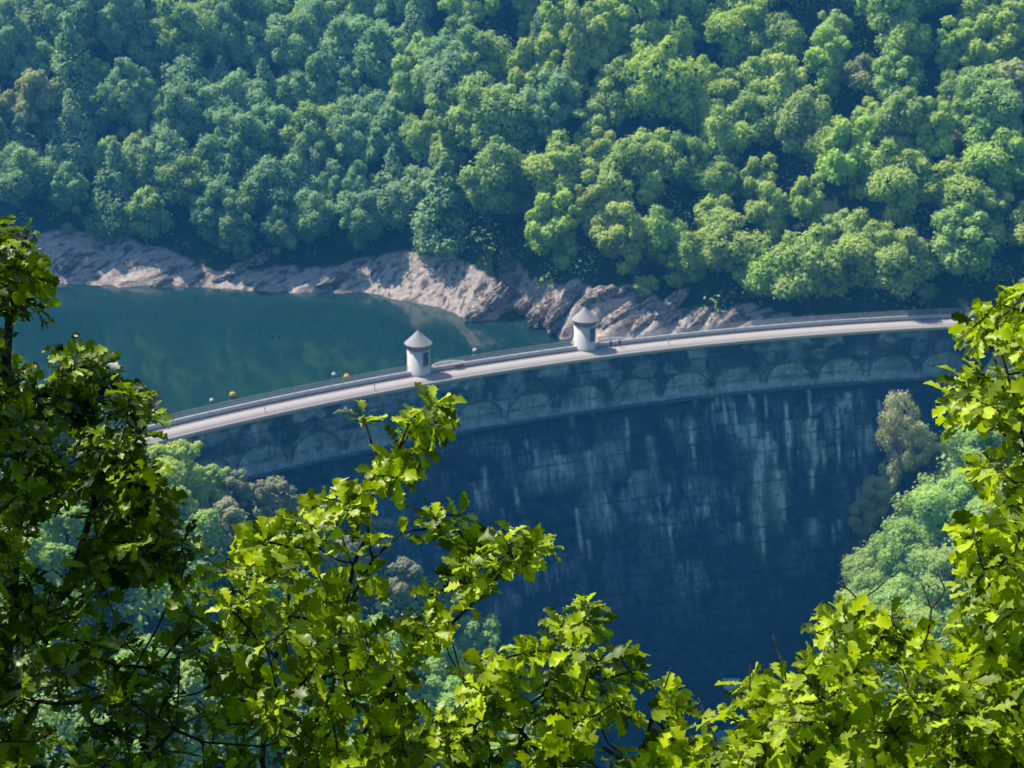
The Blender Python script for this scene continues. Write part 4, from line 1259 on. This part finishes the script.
oak('oak_tree', 'dense shaded green oak filling the left edge of the foreground', -60, 7.2, left_limbs, left_polys, (6,), 11, 0.086, (8, 13), .13, M_oak_shaded)

# --- middle left oak: bright top, the tall shoot and the forked bough
mid_limbs = [[(300, 860, 6.8), (318, 720, 6.8), (344, 618, 6.8), (352, 566, 6.8), (368, 509, 6.8), (383, 472, 6.8), (372, 445, 6.8), (362, 415, 6.8)],
             [(383, 472, 6.8), (398, 445, 6.75), (412, 415, 6.7)],
             [(344, 618, 6.8), (372, 560, 6.75), (400, 532, 6.7), (440, 525, 6.7)],
             [(352, 566, 6.8), (338, 525, 6.8), (332, 505, 6.8)],
             [(335, 860, 6.6), (362, 733, 6.6), (394, 675, 6.6), (440, 634, 6.6), (472, 602, 6.6), (492, 582, 6.55), (498, 560, 6.55)],
             [(492, 582, 6.55), (520, 560, 6.5), (535, 545, 6.5)],
             [(280, 840, 6.4), (262, 760, 6.4), (275, 660, 6.4), (290, 600, 6.4), (285, 550, 6.4)],
             [(275, 660, 6.4), (235, 610, 6.4), (225, 570, 6.3)],
             [(383, 472, 6.8), (375, 445, 6.8), (361, 412, 6.8)]]
mid_polys = [([(408, 395), (432, 393), (448, 410), (455, 432), (440, 450), (400, 445), (388, 428)], 7, 6.5, 6.9),
             ([(370, 465), (400, 445), (440, 450), (432, 470), (405, 485), (375, 485)], 5, 6.5, 6.9),
             ([(300, 508), (325, 492), (350, 497), (358, 512), (345, 525), (310, 525)], 6, 6.5, 7.0),
             ([(428, 505), (455, 503), (468, 522), (455, 538), (430, 530)], 4, 6.5, 6.9),
             ([(355, 520), (375, 540), (370, 580), (350, 570)], 2, 6.6, 6.9),
             ([(505, 522), (540, 522), (552, 532), (540, 560), (505, 570), (495, 545)], 7, 6.3, 6.8),
             ([(435, 560), (470, 538), (500, 545), (500, 590), (470, 600), (432, 590)], 10, 6.4, 6.9),
             ([(380, 590), (430, 585), (455, 615), (420, 650), (385, 630)], 7, 6.4, 6.9),
             ([(500, 580), (520, 580), (518, 600), (500, 600)], 0, 6.5, 6.7),
             ([(225, 550), (262, 520), (300, 510), (330, 540), (345, 600), (330, 640), (260, 640), (220, 600)], 35, 6.0, 6.9),
             ([(220, 610), (340, 610), (390, 660), (400, 720), (370, 790), (230, 800), (215, 700)], 59, 5.9, 7.0),
             ([(380, 660), (420, 660), (430, 700), (400, 740), (375, 720)], 5, 6.3, 6.9)]
oak('oak_tree', 'bright green oak left of middle whose thin leafy shoot rises past the crest', 300, 6.7, mid_limbs, mid_polys, (8,), 22, 0.086, (8, 13), .11)

# --- middle oak sapling below the dam foot
low_limbs = [[(530, 860, 6.6), (545, 760, 6.5), (562, 705, 6.5), (570, 650, 6.5), (580, 615, 6.5)],
             [(545, 760, 6.5), (500, 705, 6.5), (470, 680, 6.5)],
             [(500, 705, 6.5), (462, 680, 6.6), (448, 655, 6.6), (445, 640, 6.6)],
             [(500, 705, 6.5), (466, 690, 6.6), (455, 650, 6.6), (452, 640, 6.6)],
             [(600, 860, 6.6), (640, 760, 6.5), (655, 715, 6.5), (668, 690, 6.5)],
             [(655, 715, 6.5), (664, 690, 6.5), (671, 668, 6.5)],
             [(668, 740, 6.5), (690, 745, 6.6), (705, 762, 6.6)],
             [(562, 705, 6.5), (600, 680, 6.5), (630, 672, 6.5)]]
low_polys = [([(568, 600), (600, 600), (603, 625), (575, 640), (560, 620)], 5, 6.2, 6.8),
             ([(535, 640), (575, 632), (610, 640), (645, 672), (640, 700), (560, 720), (480, 700), (475, 672)], 31, 6.0, 6.9),
             ([(430, 700), (480, 690), (640, 700), (660, 790), (400, 800)], 48, 6.0, 6.9),
             ([(655, 700), (690, 700), (690, 715), (665, 730)], 3, 6.2, 6.7), ([(640, 745), (700, 738), (740, 790), (640, 790)], 15, 6.1, 6.8),
             ([(370, 740), (430, 730), (430, 800), (360, 800)], 9, 6.1, 6.9)]
oak('oak_tree', 'bright green oak at the bottom middle below the dam wall', 560, 6.5, low_limbs, low_polys, (2, 3, 5), 33, 0.084, (8, 13), .09)

# --- right oak
right_limbs = [[(1000, 860, 6.3), (985, 760, 6.3), (975, 680, 6.3), (985, 600, 6.3), (1000, 540, 6.3), (1000, 490, 6.3), (985, 470, 6.3)],
               [(1000, 860, 6.3), (1060, 700, 6.5), (1070, 560, 6.6), (1040, 465, 6.5), (1010, 440, 6.5), (995, 430, 6.4), (980, 420, 6.4)],
               [(1040, 465, 6.5), (1015, 400, 6.4), (1000, 350, 6.4), (996, 318, 6.4)],
               [(1000, 860, 6.2), (900, 780, 6.1), (860, 730, 6.1), (865, 680, 6.1), (880, 640, 6.1)],
               [(860, 730, 6.1), (815, 700, 6.1), (790, 690, 6.1)],
               [(900, 780, 6.1), (800, 770, 6.2), (780, 740, 6.2), (760, 700, 6.2)],
               [(880, 660, 6.2), (920, 650, 6.2), (928, 635, 6.2), (931, 607, 6.2), (923, 583, 6.2)],
               [(931, 607, 6.2), (945, 590, 6.2), (940, 571, 6.2)],
               [(870, 650, 6.2), (862, 603, 6.2), (848, 590, 6.2), (838, 584, 6.2)],
               [(780, 740, 6.2), (752, 700, 6.2), (750, 665, 6.2)],
               [(800, 770, 6.2), (716, 740, 6.3), (708, 720, 6.3), (698, 700, 6.3)],
               [(790, 690, 6.1), (778, 650, 6.1), (772, 635, 6.1)],
               [(860, 603, 6.2), (876, 590, 6.2), (884, 582, 6.2)]]
right_polys = [([(975, 300), (1000, 290), (1050, 292), (1060, 370), (1000, 372), (972, 355), (968, 320)], 22, 5.9, 6.8),
               ([(950, 385), (990, 365), (1060, 370), (1060, 430), (985, 432), (955, 425), (958, 400)], 22, 5.9, 6.8),
               ([(985, 455), (1060, 445), (1060, 560), (975, 560), (962, 515)], 34, 5.8, 6.7),
               ([(968, 560), (1060, 560), (1060, 680), (960, 680), (955, 650), (968, 610)], 43, 5.7, 6.6),
               ([(830, 625), (870, 608), (900, 615), (908, 640), (880, 665), (830, 650)], 14, 5.8, 6.4),
               ([(755, 685), (790, 668), (860, 650), (950, 665), (1060, 670), (1060, 800), (730, 800)], 138, 5.4, 6.5),
               ([(712, 710), (735, 682), (760, 680), (770, 740), (720, 745)], 10, 5.9, 6.5),
               ([(690, 745), (760, 735), (780, 800), (690, 800)], 14, 5.8, 6.5)]
oak('oak_tree', 'sunlit yellow green oak filling the lower right corner and right edge', 1000, 6.3, right_limbs, right_polys, (6, 7, 8, 9, 10, 11, 12), 44, 0.090, (8, 13), .12)

# ------------------------------------------------------------------ blue summer haze in the valley
HAZE = 0.0005
m = MB(); m.box((0, 560, 60), (3200, 1000, 250))
hz = m.mesh('haze')
t = NT('haze_air')
vs = t.n('ShaderNodeVolumeScatter'); vs.inputs['Color'].default_value = (0.07, 0.44, 1.0, 1); vs.inputs['Density'].default_value = HAZE
vs.inputs['Anisotropy'].default_value = 0.0
t.t.links.new(vs.outputs[0], t.out.inputs['Volume'])
ho = link('haze', hz, t.m); tag(ho, kind='structure')
